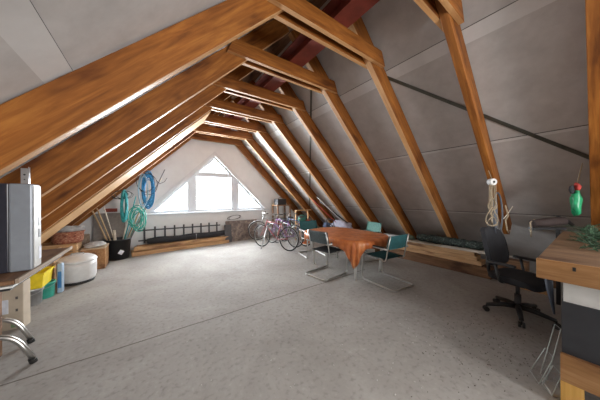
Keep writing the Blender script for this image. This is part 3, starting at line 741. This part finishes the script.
# bicycles -----------------------------------------------------------
def make_bike(label, paint, rw=0.335):
    t = thing('bicycle', (0, 0, 0), label, 'bicycle', 'bicycles parked under the right slope')
    wb = 1.03
    def P3(y, z, x=0): return (x, y, z)
    rear, front = (0, 0, rw), (0, wb, rw); bb = (0, 0.43, 0.28); st = (0, 0.27, 0.80); ht = (0, 0.84, 0.78); hb = (0, 0.88, 0.66)
    for c, st_ in ((rear, 0), (front, 0.03)):
        b = nb(); tube(b, [(0, c[1]+(rw-0.016)*math.cos(2*PI*i/40), c[2]+(rw-0.016)*math.sin(2*PI*i/40)) for i in range(40)], 0.017, 8, True)
        w_ = part('wheel', b, RUBBER, t)
        b = nb(); tube(b, [(0, c[1]+(rw-0.04)*math.cos(2*PI*i/40), c[2]+(rw-0.04)*math.sin(2*PI*i/40)) for i in range(40)], 0.009, 6, True); part('rim', b, CHROME, w_)
        b = nb()
        for k in range(14):
            a_ = 2*PI*k/14; s_ = 0.028*(-1)**k; tube(b, [(s_, c[1], c[2]), (0, c[1]+(rw-0.045)*math.cos(a_), c[2]+(rw-0.045)*math.sin(a_))], 0.0025, 4)
        part('spokes', b, STEEL, w_)
        b = nb(); tube(b, [(-0.05, c[1], c[2]), (0.05, c[1], c[2])], 0.02, 12); part('hub', b, STEEL, w_)
    f = nb()
    tube(f, [bb, (0, 0.285, 0.76)], 0.016, 10); tube(f, [(0, 0.30, 0.73), ht], 0.015, 10); tube(f, [bb, hb], 0.018, 10)
    tube(f, [(0, 0.82, 0.83), (0, 0.895, 0.62)], 0.02, 10)
    for s in (-1, 1):
        tube(f, [(s*0.01, 0.43, 0.28), (s*0.055, 0, rw)], 0.010, 8); tube(f, [(s*0.01, 0.30, 0.73), (s*0.055, 0, rw)], 0.008, 8)
    part('frame', f, paint, t)
    f = nb()
    for s in (-1, 1): tube(f, [(s*0.035, 0.895, 0.62), (s*0.05, 0.93, 0.50), (s*0.055, wb, rw)], 0.011, 8)
    tube(f, [(-0.035, 0.893, 0.62), (0.035, 0.893, 0.62)], 0.014, 8); part('fork', f, paint, t)
    f = nb(); tube(f, [(0, 0.285, 0.76), (0, 0.255, 0.86)], 0.012, 8); part('seat_post', f, CHROME, t)
    f = nb(); lump(f, (0, 0.24, 0.885), (0.075, 0.13, 0.03), 1, 0.05); part('saddle', f, BLACK, t)
    f = nb(); tube(f, [(0, 0.82, 0.83), (0, 0.81, 0.90), (0, 0.86, 0.93)], 0.011, 8)
    tube(f, rounded([(-0.29, 0.72, 0.96), (-0.20, 0.84, 0.97), (0, 0.86, 0.93), (0.20, 0.84, 0.97), (0.29, 0.72, 0.96)], 0.06, 4), 0.011, 8); hbm = part('handlebar', f, CHROME, t)
    for s in (-1, 1):
        f = nb(); tube(f, [(s*0.255, 0.767, 0.965), (s*0.295, 0.712, 0.96)], 0.017, 8); part('grip', f, BLACK, hbm)
    f = nb(); tube(f, [(0.055, 0.43+0.085*math.cos(2*PI*i/20), 0.28+0.085*math.sin(2*PI*i/20)) for i in range(20)], 0.008, 6, True)
    tube(f, [(0.06, 0.43, 0.28), (0.09, 0.53, 0.16)], 0.009, 6); tube(f, [(-0.06, 0.43, 0.28), (-0.09, 0.33, 0.40)], 0.009, 6); tube(f, [(-0.06, 0.43, 0.28), (0.06, 0.43, 0.28)], 0.012, 8)
    cr = part('crankset', f, STEEL, t)
    for s, y, z in ((1, 0.53, 0.16), (-1, 0.33, 0.40)):
        f = nb(); box(f, (s*0.13, y, z), (0.09, 0.07, 0.02), None, 0.004); part('pedal', f, BLACK, cr)
    f = nb(); tube(f, [(0.055, 0, rw+0.035), (0.055, 0.43, 0.36), (0.055, 0.43, 0.20), (0.055, 0, rw-0.035)], 0.004, 5, True); part('chain', f, DARKST, t)
    for c, a0, a1 in ((rear, 40, 200), (front, 20, 150)):
        f = nb(); pts = [(0, c[1]+(rw+0.02)*math.cos(R(a0+(a1-a0)*i/12)), c[2]+(rw+0.02)*math.sin(R(a0+(a1-a0)*i/12))) for i in range(13)]
        for p, p2 in zip(pts, pts[1:]):
            m_ = (Vector(p)+Vector(p2))/2; d_ = Vector(p2)-Vector(p); an = math.atan2(d_.z, d_.y)
            box(f, m_, (0.05, d_.length*1.05, 0.003), Matrix.Rotation(an, 3, 'X'))
        part('mudguard', f, STEEL, t)
    return t
def place(o, x, y, rz, lean=0):
    o.location = (x, y, 0); o.rotation_euler = (0, R(lean), R(rz))
b1 = make_bike('pink bicycle standing in front, nearest to the dining table', PINK); place(b1, 3.13, 4.98, 21, 3)
b2 = make_bike('purple bicycle parked directly behind the pink one', PURPLE); place(b2, 3.50, 5.22, 14, 4)
b3 = make_bike('dark blue bicycle parked furthest back under the roof', DBLUE); place(b3, 3.84, 5.18, 8, 5)
b4 = make_bike('grey bicycle nearest the window wall, behind the front wheel of the pink one', STEEL); place(b4, 4.06, 6.60, 72, -3)
bm = nb(); tube(bm, [(2.62, 5.66, 0.0), (2.86, 5.72, 0.62)], 0.018, 8); single('support_bar', bm, STEEL, 'grey bar standing slanted against the front bicycles', 'bar')
# wooden stand and things behind the bicycles
T = thing('wooden_stand', (4.15, 6.95, 0), 'tall dark wooden stand behind the bicycles carrying a black case', 'stand')
for x, y in ((3.86, 6.87), (4.40, 6.87), (3.86, 7.26), (4.40, 7.26)):
    bm = nb(); bx(bm, x-0.025, x+0.025, y-0.025, y+0.025, 0, 1.18); part('leg', bm, W_BROWN, T)
bm = nb(); bx(bm, 3.82, 4.44, 6.83, 7.30, 1.18, 1.21); part('top', bm, W_BENCHE, T)
bm = nb(); bx(bm, 3.82, 4.44, 6.83, 7.30, 0.55, 0.575); part('shelf', bm, W_BROWN, T)
T = thing('black_case', (4.08, 7.02, 1.211), 'black case on top of the wooden stand behind the bicycles', 'case')
bm = nb(); bx(bm, 3.86, 4.24, 6.88, 7.17, 1.211, 1.44, 0.02); part('body', bm, BLACK, T)
bm = nb(); tube(bm, rounded([(3.99, 7.02, 1.44), (3.99, 7.02, 1.485), (4.13, 7.02, 1.485), (4.13, 7.02, 1.44)], 0.02, 3), 0.009, 6); part('handle', bm, DARKST, T)
bm = nb(); bx(bm, 4.10, 4.75, 5.98, 6.10, 1.02, 1.05, 0.004)
T = thing('wooden_shelf', (4.35, 6.05, 0), 'low pine shelf on four posts behind the far chair, holding a green bag', 'shelf')
part('top', bm, W_PINE, T)
bm = nb(); bx(bm, 4.10, 4.80, 5.80, 6.10, 0.55, 0.575, 0.004); part('board', bm, W_PINE, T)
for x, y in ((4.12, 6.07), (4.66, 6.07), (4.12, 5.83), (4.66, 5.83)):
    bm = nb(); bx(bm, x-0.018, x+0.018, y-0.018, y+0.018, 0, 1.02 if y > 6 else 0.55); part('leg', bm, W_PINE, T)
T = thing('green_bag', (4.28, 5.93, 0.576), 'rounded dark green bag on the pine shelf behind the dining table', 'bag')
bm = nb(); lump(bm, (4.29, 5.94, 0.735), (0.17, 0.13, 0.155), 12, 0.12, 2.5); part('body', bm, plain('bag_green', (0.04, 0.17, 0.13), 0.7), T)
bm = nb(); tube(bm, [(4.29+0.09*math.cos(PI*i/10), 5.94, 0.87+0.05*math.sin(PI*i/10)) for i in range(11)], 0.008, 6); part('handle', bm, BLACK, T)
bm = nb(); lump(bm, (4.58, 5.94, 0.635), (0.10, 0.10, 0.06), 5, 0.2); single('red_cloth', bm, RED, 'small bundle of red cloth on the pine shelf beside the green bag', 'cloth')
# traffic cone
T = thing('traffic_cone', (4.13, 5.44, 0), 'orange traffic cone with white band standing left of the dining table', 'cone')
c = (4.13, 5.44, 0)
bm = nb(); bx(bm, 3.99, 4.27, 5.30, 5.58, 0, 0.03, 0.01); part('base', bm, ORANGE, T)
bm = nb(); lathe(bm, [(0.125, 0.03), (0.085, 0.20)], c, 24); lathe(bm, [(0.064, 0.30), (0.028, 0.47), (0.022, 0.48), (0.0005, 0.48)], c, 24); part('cone_body', bm, ORANGE, T)
bm = nb(); lathe(bm, [(0.0855, 0.20), (0.0645, 0.30)], c, 24); part('reflective_band', bm, WHITE, T)
# cloth heaps and boxes under the right slope
def heap(nm, c, s, seed, mat, lab, cat='bag', amp=0.3, freq=3): 
    b = nb(); lump(b, (c[0], c[1], c[2]+s[2]*0.8), s, seed, amp, freq, flat=-s[2]*0.8); return single(nm, b, mat, lab, cat)
T = thing('storage_chest', (4.92, 4.7, 0), 'long low wooden chest under the right slope behind the dining table', 'chest')
bm = nb(); bx(bm, 4.70, 5.12, 3.95, 5.55, 0.02, 0.42, 0.01); part('body', bm, W_BROWN, T)
bm = nb(); bx(bm, 4.67, 5.14, 3.92, 5.58, 0.42, 0.445, 0.005); part('lid', bm, W_GREY, T)
heap('duvet', (4.86, 4.62, 0.446), (0.19, 0.42, 0.17), 4, LILAC, 'large crumpled lilac-grey duvet on the chest behind the dining table', 'duvet', 0.3, 3.4)
heap('blue_bundle', (4.85, 5.24, 0.446), (0.15, 0.17, 0.11), 7, plain('slate_cloth', (0.10, 0.14, 0.24), 0.8), 'slate blue cloth bundle on the chest, left of the lilac duvet', 'cloth')
T = thing('luggage_trolley', (4.72, 5.0, 0.44), 'black folded trolley frame leaning on the lilac duvet', 'trolley')
bm = nb(); tube(bm, rounded([(4.62, 4.98, 0.47), (4.56, 4.98, 0.80), (4.60, 4.72, 0.80), (4.66, 4.72, 0.47)], 0.05, 4), 0.012, 8); part('frame', bm, BLACK, T)
bm = nb(); tube(bm, [(4.605, 4.85, 0.53+0.055*math.sin(0)+0)]+[], 0.01) if False else tube(bm, [(4.62, 4.85+0.075*math.cos(2*PI*i/20), 0.555+0.075*math.sin(2*PI*i/20)) for i in range(20)], 0.014, 6, True); part('wheel', bm, RUBBER, T)
for i, (A, B, r_, m_, lab) in enumerate([((4.30, 5.0, 1.36), (4.98, 4.30, 0.60), 0.018, BLACK, 'black pole leaning along the right slope above the duvet'),
                                        ((4.12, 4.92, 1.50), (4.95, 4.45, 0.58), 0.012, WHITEP, 'thin white pole leaning along the right slope above the duvet'),
                                        ((4.05, 5.10, 1.45), (4.85, 4.75, 0.62), 0.012, RED, 'thin red pole leaning along the right slope above the duvet')]):
    bm = nb(); tube(bm, [A, B], r_, 8); single('leaning_pole', bm, m_, lab, 'pole', 'poles leaning on the right slope')
heap('paper_bag', (4.78, 3.60, 0.0), (0.12, 0.20, 0.24), 13, plain('pale_sack', (0.45, 0.44, 0.42), 0.8), 'pale grey sack on the floor behind the turquoise-backed chair')
bm = nb(); bx(bm, 4.88, 5.18, 5.75, 6.30, 0, 0.38, 0.01); single('storage_box', bm, DGREEN, 'dark green storage box on the floor to the right of the pine shelf', 'box')

# ------------------------------------------------------------------ timber stack under the right slope
G = 'planks stacked along the right slope'
def ylong(nm, x0, x1, y0, y1, z0, z1, mat, lab, cat='plank', grp=G, skew=0.0):
    b = nb(); bx(b, x0, x1, y0, y1, z0, z1, 0.005)
    if skew:
        for v in b.verts: v.co.x += skew*(v.co.y-y0)
    return single(nm, b, mat, lab, cat, grp)
ylong('timber', 4.95, 5.03, 1.10, 4.30, 0.0, 0.19, W_BROWN, 'dark brown plank on edge at the foot of the right-hand plank stack')
ylong('timber', 5.04, 5.30, 0.62, 3.9, 0.0, 0.17, W_BROWN, 'lowest hidden beam behind the dark brown plank of the stack')
ylong('timber', 5.00, 5.28, 1.25, 3.85, 0.192, 0.272, W_PINEY, 'lowest pale plank of the right-hand stack', skew=0.01)
ylong('timber', 5.02, 5.26, 1.32, 3.70, 0.274, 0.346, W_PINEY, 'second pale plank from below in the right-hand stack', skew=0.01)
ylong('timber', 5.03, 5.27, 1.36, 3.55, 0.348, 0.425, W_PINEY, 'topmost pale plank of the right-hand stack', skew=0.01)
ylong('board', 4.985, 5.30, 1.15, 4.1, 0.427, 0.450, W_PALE, 'thin grey board lying on top of the pale plank stack')
ylong('batten', 4.99, 5.02, 0.42, 1.9, 0.45, 0.475, plain('pale_batten', (0.42, 0.38, 0.33), 0.7), 'pale batten lying behind the office chair', 'batten')
def netroll():
    b = nb(); n = 26; pts = []; rs = []
    rnd = random.Random(3)
    for i in range(n): pts.append((5.16+0.006*math.sin(i*1.3), 1.22+1.25*i/(n-1), 0.540+0.006*math.sin(i*2.1))); rs.append(0.075+0.012*rnd.random())
    rs[0] = 0.04; rs[-1] = 0.045
    return tube(b, pts, 0.07, 14, rs=rs)
single('netting_roll', netroll(), NET, 'roll of dark green netting on the plank stack, right of the teal chair', 'netting')
b = nb(); lump(b, (5.15, 2.70, 0.50), (0.09, 0.17, 0.06), 6, 0.3); single('plant_pot_heap', b, plain('olive_rag', (0.10, 0.13, 0.09), 0.8), 'small olive heap on the plank stack at the far end of the netting', 'cloth')
b = nb(); bx(b, 5.06, 5.22, 2.93, 3.35, 0.448, 0.50, 0.01); single('white_packet', b, WHITEP, 'flat white packet on the plank stack behind the teal chair', 'packet')
b = nb(); bx(b, 5.04, 5.20, 3.45, 3.9, 0.448, 0.53, 0.01); single('grey_packet', b, RAG, 'flat grey packet on the plank stack behind the dining table', 'packet')
ylong('timber', 5.32, 5.50, 0.35, 3.0, 0.0, 0.12, W_BROWN, 'dark beam furthest under the right slope behind the stack')
b = nb(); bx(b, 4.98, 5.18, 0.66, 1.02, 0.175, 0.40, 0.01); single('wooden_offcut', b, W_BROWN, 'dark wooden block beside the end of the plank stack, behind the office chair', 'block')
b = nb(); bx(b, 4.85, 4.94, 0.42, 0.78, 0.0, 0.13, 0.006); single('wooden_offcut', b, W_PINE, 'short pine offcut on the floor behind the office chair', 'block')

# ------------------------------------------------------------------ office chair
T = thing('office_chair', (3.74, 0.58, 0), 'black five-castor office chair in front of the plank stack', 'chair')
cx, cy = 3.74, 0.58
fx, fy = -0.24, -0.9708      # facing
lx, ly = -fy, fx           # right-hand direction of the chair
def oc(f, s, z): return (cx+fx*f+lx*s, cy+fy*f+ly*s, z)
rotc = Matrix(((lx, fx, 0), (ly, fy, 0), (0, 0, 1)))
for i in range(5):
    a_ = R(194+72*i); ca, sa = math.cos(a_), math.sin(a_)
    b = nb(); tube(b, [(cx, cy, 0.12), (cx+ca*0.15, cy+sa*0.15, 0.115), (cx+ca*0.31, cy+sa*0.31, 0.085)], 0.03, 10, rs=[0.034, 0.028, 0.020]); lg = part('base_arm', b, BLACK, T)
    b = nb()
    for s in (-1, 1):
        p = Vector((cx+ca*0.315-sa*s*0.018, cy+sa*0.315+ca*s*0.018, 0.03)); d = Vector((-sa, ca, 0))*0.011
        tube(b, [p-d, p+d], 0.03, 14)
    tube(b, [(cx+ca*0.31, cy+sa*0.31, 0.03), (cx+ca*0.31, cy+sa*0.31, 0.09)], 0.009, 8)
    part('castor', b, BLACK, lg)
b = nb(); tube(b, [(cx, cy, 0.085), (cx, cy, 0.27)], 0.032, 16); tube(b, [(cx, cy, 0.27), (cx, cy, 0.40)], 0.020, 16); part('gas_column', b, DARKST, T)
b = nb(); box(b, oc(-0.02, 0, 0.41), (0.20, 0.26, 0.045), rotc, 0.012); part('seat_plate', b, BLACK, T)
b = nb()
g = bmesh.ops.create_cube(b, size=1); 
bmesh.ops.subdivide_edges(b, edges=b.edges[:], cuts=9, use_grid_fill=True)
for v in b.verts:
    u_, w_, h_ = v.co.x*2, v.co.y*2, v.co.z*2
    e = (abs(u_)**4+abs(w_)**4); k = 1/max(1, e**0.25)
    z = 0.465 + h_*0.038*(1-0.25*e/2) + (0.018*abs(u_)**2) - 0.03*max(0, w_)**3
    p = oc(w_*k*0.24, u_*k*0.245, z); v.co = p
for f in b.faces: f.smooth = True
part('seat', b, BLACKF, T)
b = nb(); bmesh.ops.create_cube(b, size=1); bmesh.ops.subdivide_edges(b, edges=b.edges[:], cuts=9, use_grid_fill=True)
for v in b.verts:
    u_, w_, h_ = v.co.x*2, v.co.y*2, v.co.z*2
    e = (abs(u_)**3.2+abs(h_)**3.2); k = 1/max(1, e**(1/3.2))
    f_ = -0.27 - 0.05*h_ + 0.03*w_*(1-0.2*e/2) + 0.05*(u_*k)**2
    v.co = oc(f_, u_*k*0.215, 0.82+h_*k*0.25)
for f in b.faces: f.smooth = True
part('backrest', b, BLACKF, T)
b = nb(); tube(b, rounded([oc(-0.05, 0, 0.41), oc(-0.30, 0, 0.41), oc(-0.315, 0, 0.75)], 0.08, 5), 0.02, 10); part('back_post', b, BLACK, T)
for s in (-1, 1):
    b = nb(); tube(b, rounded([oc(-0.05, s*0.2, 0.43), oc(-0.05, s*0.28, 0.45), oc(-0.09, s*0.29, 0.66)], 0.05, 4), 0.016, 8)
    box(b, oc(-0.03, s*0.29, 0.672), (0.055, 0.27, 0.03), rotc, 0.01); part('armrest', b, BLACK, T)
b = nb(); tube(b, [oc(0.02, 0.05, 0.40), oc(0.02, 0.24, 0.39)], 0.006, 6); part('height_lever', b, BLACK, T)

# jacket and cords hanging on the second rafter
def hang_pts(seed, top, hz, wd, loops, n=28):
    rnd = random.Random(seed); out = []
    for l in range(loops):
        w_ = wd*(0.6+0.5*rnd.random()); h_ = hz*(0.75+0.3*rnd.random()); ph = rnd.uniform(-0.3, 0.3)
        for i in range(n):
            a_ = 2*PI*i/n
            out.append((top[0]+w_*math.sin(a_)*(1-0.4*math.cos(a_))*0.75+0.02*math.sin(3*a_+ph), top[1]+0.5*w_*math.sin(a_)*ph+0.012*(l-loops/2)-0.4*w_*math.sin(a_), top[2]-h_/2*(1-math.cos(a_))))
    return out
T = thing('cord_bundle', (3.92, 0.80, 1.62), 'natural cord bundle hanging from a white reel on the orange-lit rafter', 'cord')
HX, HY = 3.82, 0.835
b = nb(); tube(b, hang_pts(4, (HX, HY, 1.68), 0.46, 0.05, 4), 0.0042, 6); part('cord', b, CORD, T)
b = nb(); tube(b, [(HX-0.01, HY, 1.66), (HX-0.03, HY+0.01, 1.45), (HX+0.02, HY+0.01, 1.30), (HX-0.035, HY+0.0, 1.16), (HX+0.03, HY+0.0, 1.10), (HX-0.02, HY, 1.22)], 0.007, 6); part('cord', b, CORD, T)
for q1, (ox, oz, ra, rb) in enumerate([(-0.06, 1.22, 0.075, 0.12), (-0.03, 1.40, 0.05, 0.09), (-0.04, 1.16, 0.06, 0.07)]):
    b = nb(); tube(b, [(HX+ox+ra*math.cos(2*PI*i/28)*(1+0.15*math.sin(6*PI*i/28)), HY-0.01+0.02*math.sin(4*PI*i/28)-ra*0.5*math.cos(2*PI*i/28), oz+rb*math.sin(2*PI*i/28)) for i in range(28)], 0.0055, 6, True); part('cord', b, CORD, T)
b = nb(); d = Vector((0.55, 0.83, 0)).normalized(); c0 = Vector((HX, HY, 1.69))
tube(b, [c0-d*0.03, c0+d*0.03], 0.045, 20); rl = part('reel', b, WHITEP, T)
b = nb(); tube(b, [c0-d*0.034, c0-d*0.029], 0.016, 14); part('reel_hub', b, BLACK, rl)
b = nb(); tube(b, [(HX, HY, 1.73), (HX-0.02, HY+0.03, 1.85)], 0.003, 5); part('hanger_string', b, CORD, T)
T = thing('inner_tube', (3.95, 0.79, 1.2), 'dark grey inner tube loop hanging in front of the orange-lit rafter', 'tube')
b = nb(); tube(b, [(3.95+0.075*math.sin(2*PI*i/40), 0.80-0.03*math.sin(2*PI*i/40), 1.24+0.30*math.cos(2*PI*i/40)-0.02*math.sin(4*PI*i/40)) for i in range(40)], 0.010, 8, True); part('loop', b, plain('inner_tube_rubber', (0.07, 0.08, 0.10), 0.5), T)
b = nb(); tube(b, [(3.98+0.05*math.sin(2*PI*i/40), 0.83, 1.25+0.25*math.cos(2*PI*i/40)) for i in range(40)], 0.009, 8, True); part('loop', b, plain('inner_tube_grey', (0.14, 0.16, 0.19), 0.5), T)
b = nb(); tube(b, [(4.30, 0.79, 1.36), (4.36, 0.77, 1.20), (4.30, 0.79, 1.14), (4.33, 0.78, 1.0), (4.38, 0.77, 0.94)], 0.009, 6)
single('cord', b, CORD, 'short frayed cord tied around the lower end of the orange-lit rafter', 'cord')
b = nb(); tube(b, [(4.24, 0.80, 1.16), (4.36, 0.78, 1.22), (4.46, 0.74, 1.34)], 0.006, 6)
single('cord', b, CREAM, 'thin pale cord end sticking up at the foot of the orange-lit rafter', 'cord')

# ------------------------------------------------------------------ workbench on the right
T = thing('workbench', (3.2, -0.4, 0), 'heavy wooden workbench with thick worktop at the right edge', 'workbench')
b = nb(); bx(b, 2.329, 4.36, -1.6, 0.260, 0.904, 1.038, 0.003); wt = part('worktop', b, W_BENCH, T)
b = nb(); bx(b, 2.310, 2.328, -1.6, 0.262, 0.900, 1.040, 0.003); ed = part('edge_board', b, W_BENCHE, T, 'pale wooden edge board')
b = nb(); bx(b, 2.3085, 2.3105, 0.084, 0.098, 0.990, 1.017); part('keyhole', b, BLACK, ed)
b = nb(); bx(b, 2.402, 3.9, -1.6, 0.143, 0.745, 0.90); part('drawer_box', b, WHITE, T, 'white-painted box under the worktop')
b = nb(); bx(b, 2.390, 3.8, -1.6, 0.151, 0.383, 0.744); part('cabinet_body', b, plain('charcoal_board', (0.028, 0.030, 0.036), 0.6, scale=9), T, 'charcoal cabinet body')
b = nb(); bx(b, 2.350, 2.389, -1.6, 0.155, 0.20, 0.383); part('rail', b, W_BENCHE, T)
for x, y in ((2.39, 0.105), (2.39, -1.5), (3.9, 0.10), (3.9, -1.5)):
    b = nb(); bx(b, x-0.04, x+0.04, y-0.05, y+0.05, 0, 0.199); part('leg', b, W_YEL, T)
# pine greenery on the worktop
rnd = random.Random(8); b = nb()
for i in range(150):
    c0 = Vector((rnd.uniform(3.0, 3.85), rnd.uniform(-0.35, 0.16), 1.043+rnd.random()**1.4*0.13)); a_ = rnd.uniform(0, 2*PI)
    c0.y = min(c0.y, 0.015+0.10*(c0.x-3.0))
    d = Vector((math.cos(a_), math.sin(a_), rnd.uniform(-0.05, 0.5))).normalized(); L = rnd.uniform(0.07, 0.14)
    if (c0+d*L).z < 1.045: d.z = 0.02
    tube(b, [c0, c0+d*L], 0.003, 4)
    s, t_ = frame_of(d)
    for k in range(18):
        u_ = k/18; p = c0+d*L*u_; an = rnd.uniform(0, 2*PI); q_ = (s*math.cos(an)+t_*math.sin(an)); e = p+q_*0.038*(1.1-u_*0.5)+d*0.02
        if e.z < 1.042: e.z = 1.044
        wv = d.cross(q_).normalized()*0.0035
        v = [b.verts.new(p-wv), b.verts.new(p+wv), b.verts.new(e)]; b.faces.new(v)
single('pine_garland', b, GREEN, 'dark green artificial pine twigs heaped on the workbench', 'greenery', base=(3.4, -0.1, 1.040))
# rolled dark bundle with cord next to the bench, on a post
T = thing('rolled_bundle', (4.4, 0.4, 1.1), 'dark brown rolled bundle with cord lying beyond the workbench corner', 'roll')
b = nb(); tube(b, [(4.28, 0.52, 1.115), (4.40, 0.42, 1.13), (4.62, 0.27, 1.15)], 0.055, 14, rs=[0.05, 0.058, 0.055]); part('roll', b, plain('dark_brown_felt', (0.045, 0.03, 0.028), 0.8), T)
b = nb(); tube(b, [(4.63, 0.33, 1.20), (4.66, 0.25, 1.16), (4.75, 0.20, 1.09)], 0.022, 8); part('strap', b, BLACK, T)
b = nb(); tube(b, [(4.30+0.0, 0.50, 1.17), (4.26, 0.535, 1.13), (4.26, 0.53, 1.05), (4.27, 0.53, 0.93)], 0.008, 6); part('cord', b, CORD, T)
T = thing('shelf_post', (4.5, 0.38, 0), 'dark narrow trestle carrying the rolled bundle beyond the workbench', 'trestle')
b = nb(); box(b, (4.45, 0.40, 1.045), (0.46, 0.06, 0.03), Matrix.Rotation(R(-36), 3, 'Z')); part('top_bar', b, BLACK, T)
for dx, dy in ((0.12, -0.087),):
    b = nb(); bx(b, 4.45+dx-0.02, 4.45+dx+0.02, 0.40+dy-0.02, 0.40+dy+0.02, 0, 1.03); part('leg', b, BLACK, T)
# hanging green bag
T = thing('green_net_bag', (4.45, 0.1, 1.2), 'green plastic bag hanging beside the rafter above the pine twigs', 'bag')
b = nb(); lump(b, (4.45, 0.15, 1.42), (0.055, 0.045, 0.17), 2, 0.3, 3.5); part('bag_body', b, GREENP, T)
b = nb(); lump(b, (4.44, 0.14, 1.60), (0.035, 0.03, 0.05), 8, 0.25, 3.5); part('neck', b, RED, T, 'red knotted neck')
b = nb(); tube(b, [(4.44, 0.14, 1.64), (4.42, 0.125, 1.74), (4.40, 0.10, 1.88)], 0.005, 6); tube(b, [(4.44, 0.14, 1.64), (4.46, 0.12, 1.76), (4.40, 0.10, 1.88)], 0.005, 6); part('string', b, CORD, T)
b = nb(); lump(b, (4.42, 0.18, 1.57), (0.045, 0.02, 0.05), 18, 0.3, 3.5); part('dark_pouch', b, BLACKF, T)
T.location.x -= 0.22
# leaning panes and a folded parasol-like strip by the bench leg
def pane(nm, P_, th, mat, lab, cat, grp=None):
    n_ = (Vector(P_[1])-Vector(P_[0])).cross(Vector(P_[2])-Vector(P_[0])).normalized()*th
    b = nb(); prism(b, P_, n_); return single(nm, b, mat, lab, cat, grp)
GL2 = glass_mat()
def edged_pane(P_, lab):
    c_ = sum((Vector(p) for p in P_), Vector())/4
    t = thing('glass_pane', (c_.x, c_.y, 0), lab, 'pane', 'panes leaning at the workbench')
    n_ = (Vector(P_[1])-Vector(P_[0])).cross(Vector(P_[2])-Vector(P_[0])).normalized()*0.004
    b_ = nb(); prism(b_, P_, n_); part('sheet', b_, GL2, t)
    b_ = nb(); tube(b_, [Vector(p)+n_/2 for p in P_], 0.0032, 6, True); part('ground_edge', b_, plain('glass_edge', (0.42, 0.46, 0.44), 0.3), t, 'pale ground edge')
edged_pane([(2.63, 0.335, 0.006), (2.50, 0.27, 0.006), (2.62, 0.205, 0.20), (2.74, 0.26, 0.20)], 'clear glass pane leaning on the workbench leg, furthest left')
edged_pane([(2.52, 0.255, 0.006), (2.43, 0.20, 0.006), (2.55, 0.160, 0.13), (2.64, 0.21, 0.13)], 'clear glass pane leaning in front of the workbench leg, nearest one')
edged_pane([(2.66, 0.28, 0.006), (2.60, 0.24, 0.006), (2.60, 0.165, 0.46), (2.66, 0.20, 0.46)], 'tall narrow glass pane leaning against the workbench, behind the other two')
b = nb(); box(b, (2.52, 0.20, 0.012), (0.14, 0.08, 0.02), Matrix.Rotation(R(25), 3, 'Z'), 0.003)
single('paper_stack', b, plain('old_paper', (0.40, 0.37, 0.33), 0.8), 'small stack of flat sheets on the floor at the workbench leg', 'sheets')
b = nb(); tube(b, [(2.62, 0.235, 0.899), (2.62, 0.225, 0.75), (2.60, 0.20, 0.56)], 0.02, 10, rs=[0.026, 0.020, 0.006]); 
single('folded_umbrella', b, plain('slate_fabric', (0.03, 0.037, 0.055), 0.6), 'dark slate folded umbrella hanging under the workbench corner', 'umbrella')

# ------------------------------------------------------------------ chrome chair legs at the lower left
T = thing('tubular_chair', (-1.5, 3.2, 0), 'chrome tubular chair at the lower left edge, mostly out of view', 'chair')
for (ex, ey, x1_) in ((-0.88, 3.00, -1.75), (-1.02, 3.43, -1.85)):
    b = nb(); tube(b, rounded([(x1_, ey+0.03, 0.31), (ex-0.13, ey+0.01, 0.31), (ex, ey, 0.03)], 0.16, 10), 0.020, 12); lg = part('leg', b, CHROME, T)
    b = nb(); tube(b, [(ex-0.012, ey, 0.045), (ex, ey, 0.0)], 0.025, 12); part('foot_cap', b, RUBBER, lg)
b = nb(); bx(b, -2.15, -1.72, 3.0, 3.45, 0.30, 0.36, 0.02); part('seat', b, BLACKF, T)
b = nb(); tube(b, [(-2.1, 3.02, 0.30), (-2.12, 3.02, 0.0)], 0.014, 8); tube(b, [(-2.1, 3.42, 0.30), (-2.12, 3.42, 0.0)], 0.014, 8); part('back_leg', b, CHROME, T)

# ------------------------------------------------------------------ wood chips on the floor
rnd = random.Random(77); b = nb()
for i in range(260):
    x = 2.7+rnd.gauss(0, 0.45); y = 0.62+rnd.gauss(0, 0.30)
    if y < 0.33 and x > 2.4: y = 0.33+rnd.random()*0.3
    s_ = rnd.uniform(0.0015, 0.006); box(b, (x, y, 0.0025), (s_*2, s_, 0.004), Matrix.Rotation(rnd.uniform(0, 3), 3, 'Z'))
single('wood_chips', b, plain('dark_chips', (0.13, 0.11, 0.09), 0.9, var=0.5, scale=60), 'dark wood chips and crumbs scattered on the concrete near the office chair', 'debris', kind='stuff', base=(2.8, 0.6, 0))
b = nb()
for i in range(160):
    x = 1.9+rnd.gauss(0, 0.9); y = 1.9+rnd.gauss(0, 0.8)
    s_ = rnd.uniform(0.002, 0.007); box(b, (x, y, 0.0025), (s_*2, s_, 0.004), Matrix.Rotation(rnd.uniform(0, 3), 3, 'Z'))
single('plaster_crumbs', b, plain('pale_crumbs', (0.55, 0.54, 0.52), 0.9), 'pale plaster crumbs scattered on the concrete in front of the dining table', 'debris', kind='stuff', base=(1.9, 1.9, 0))
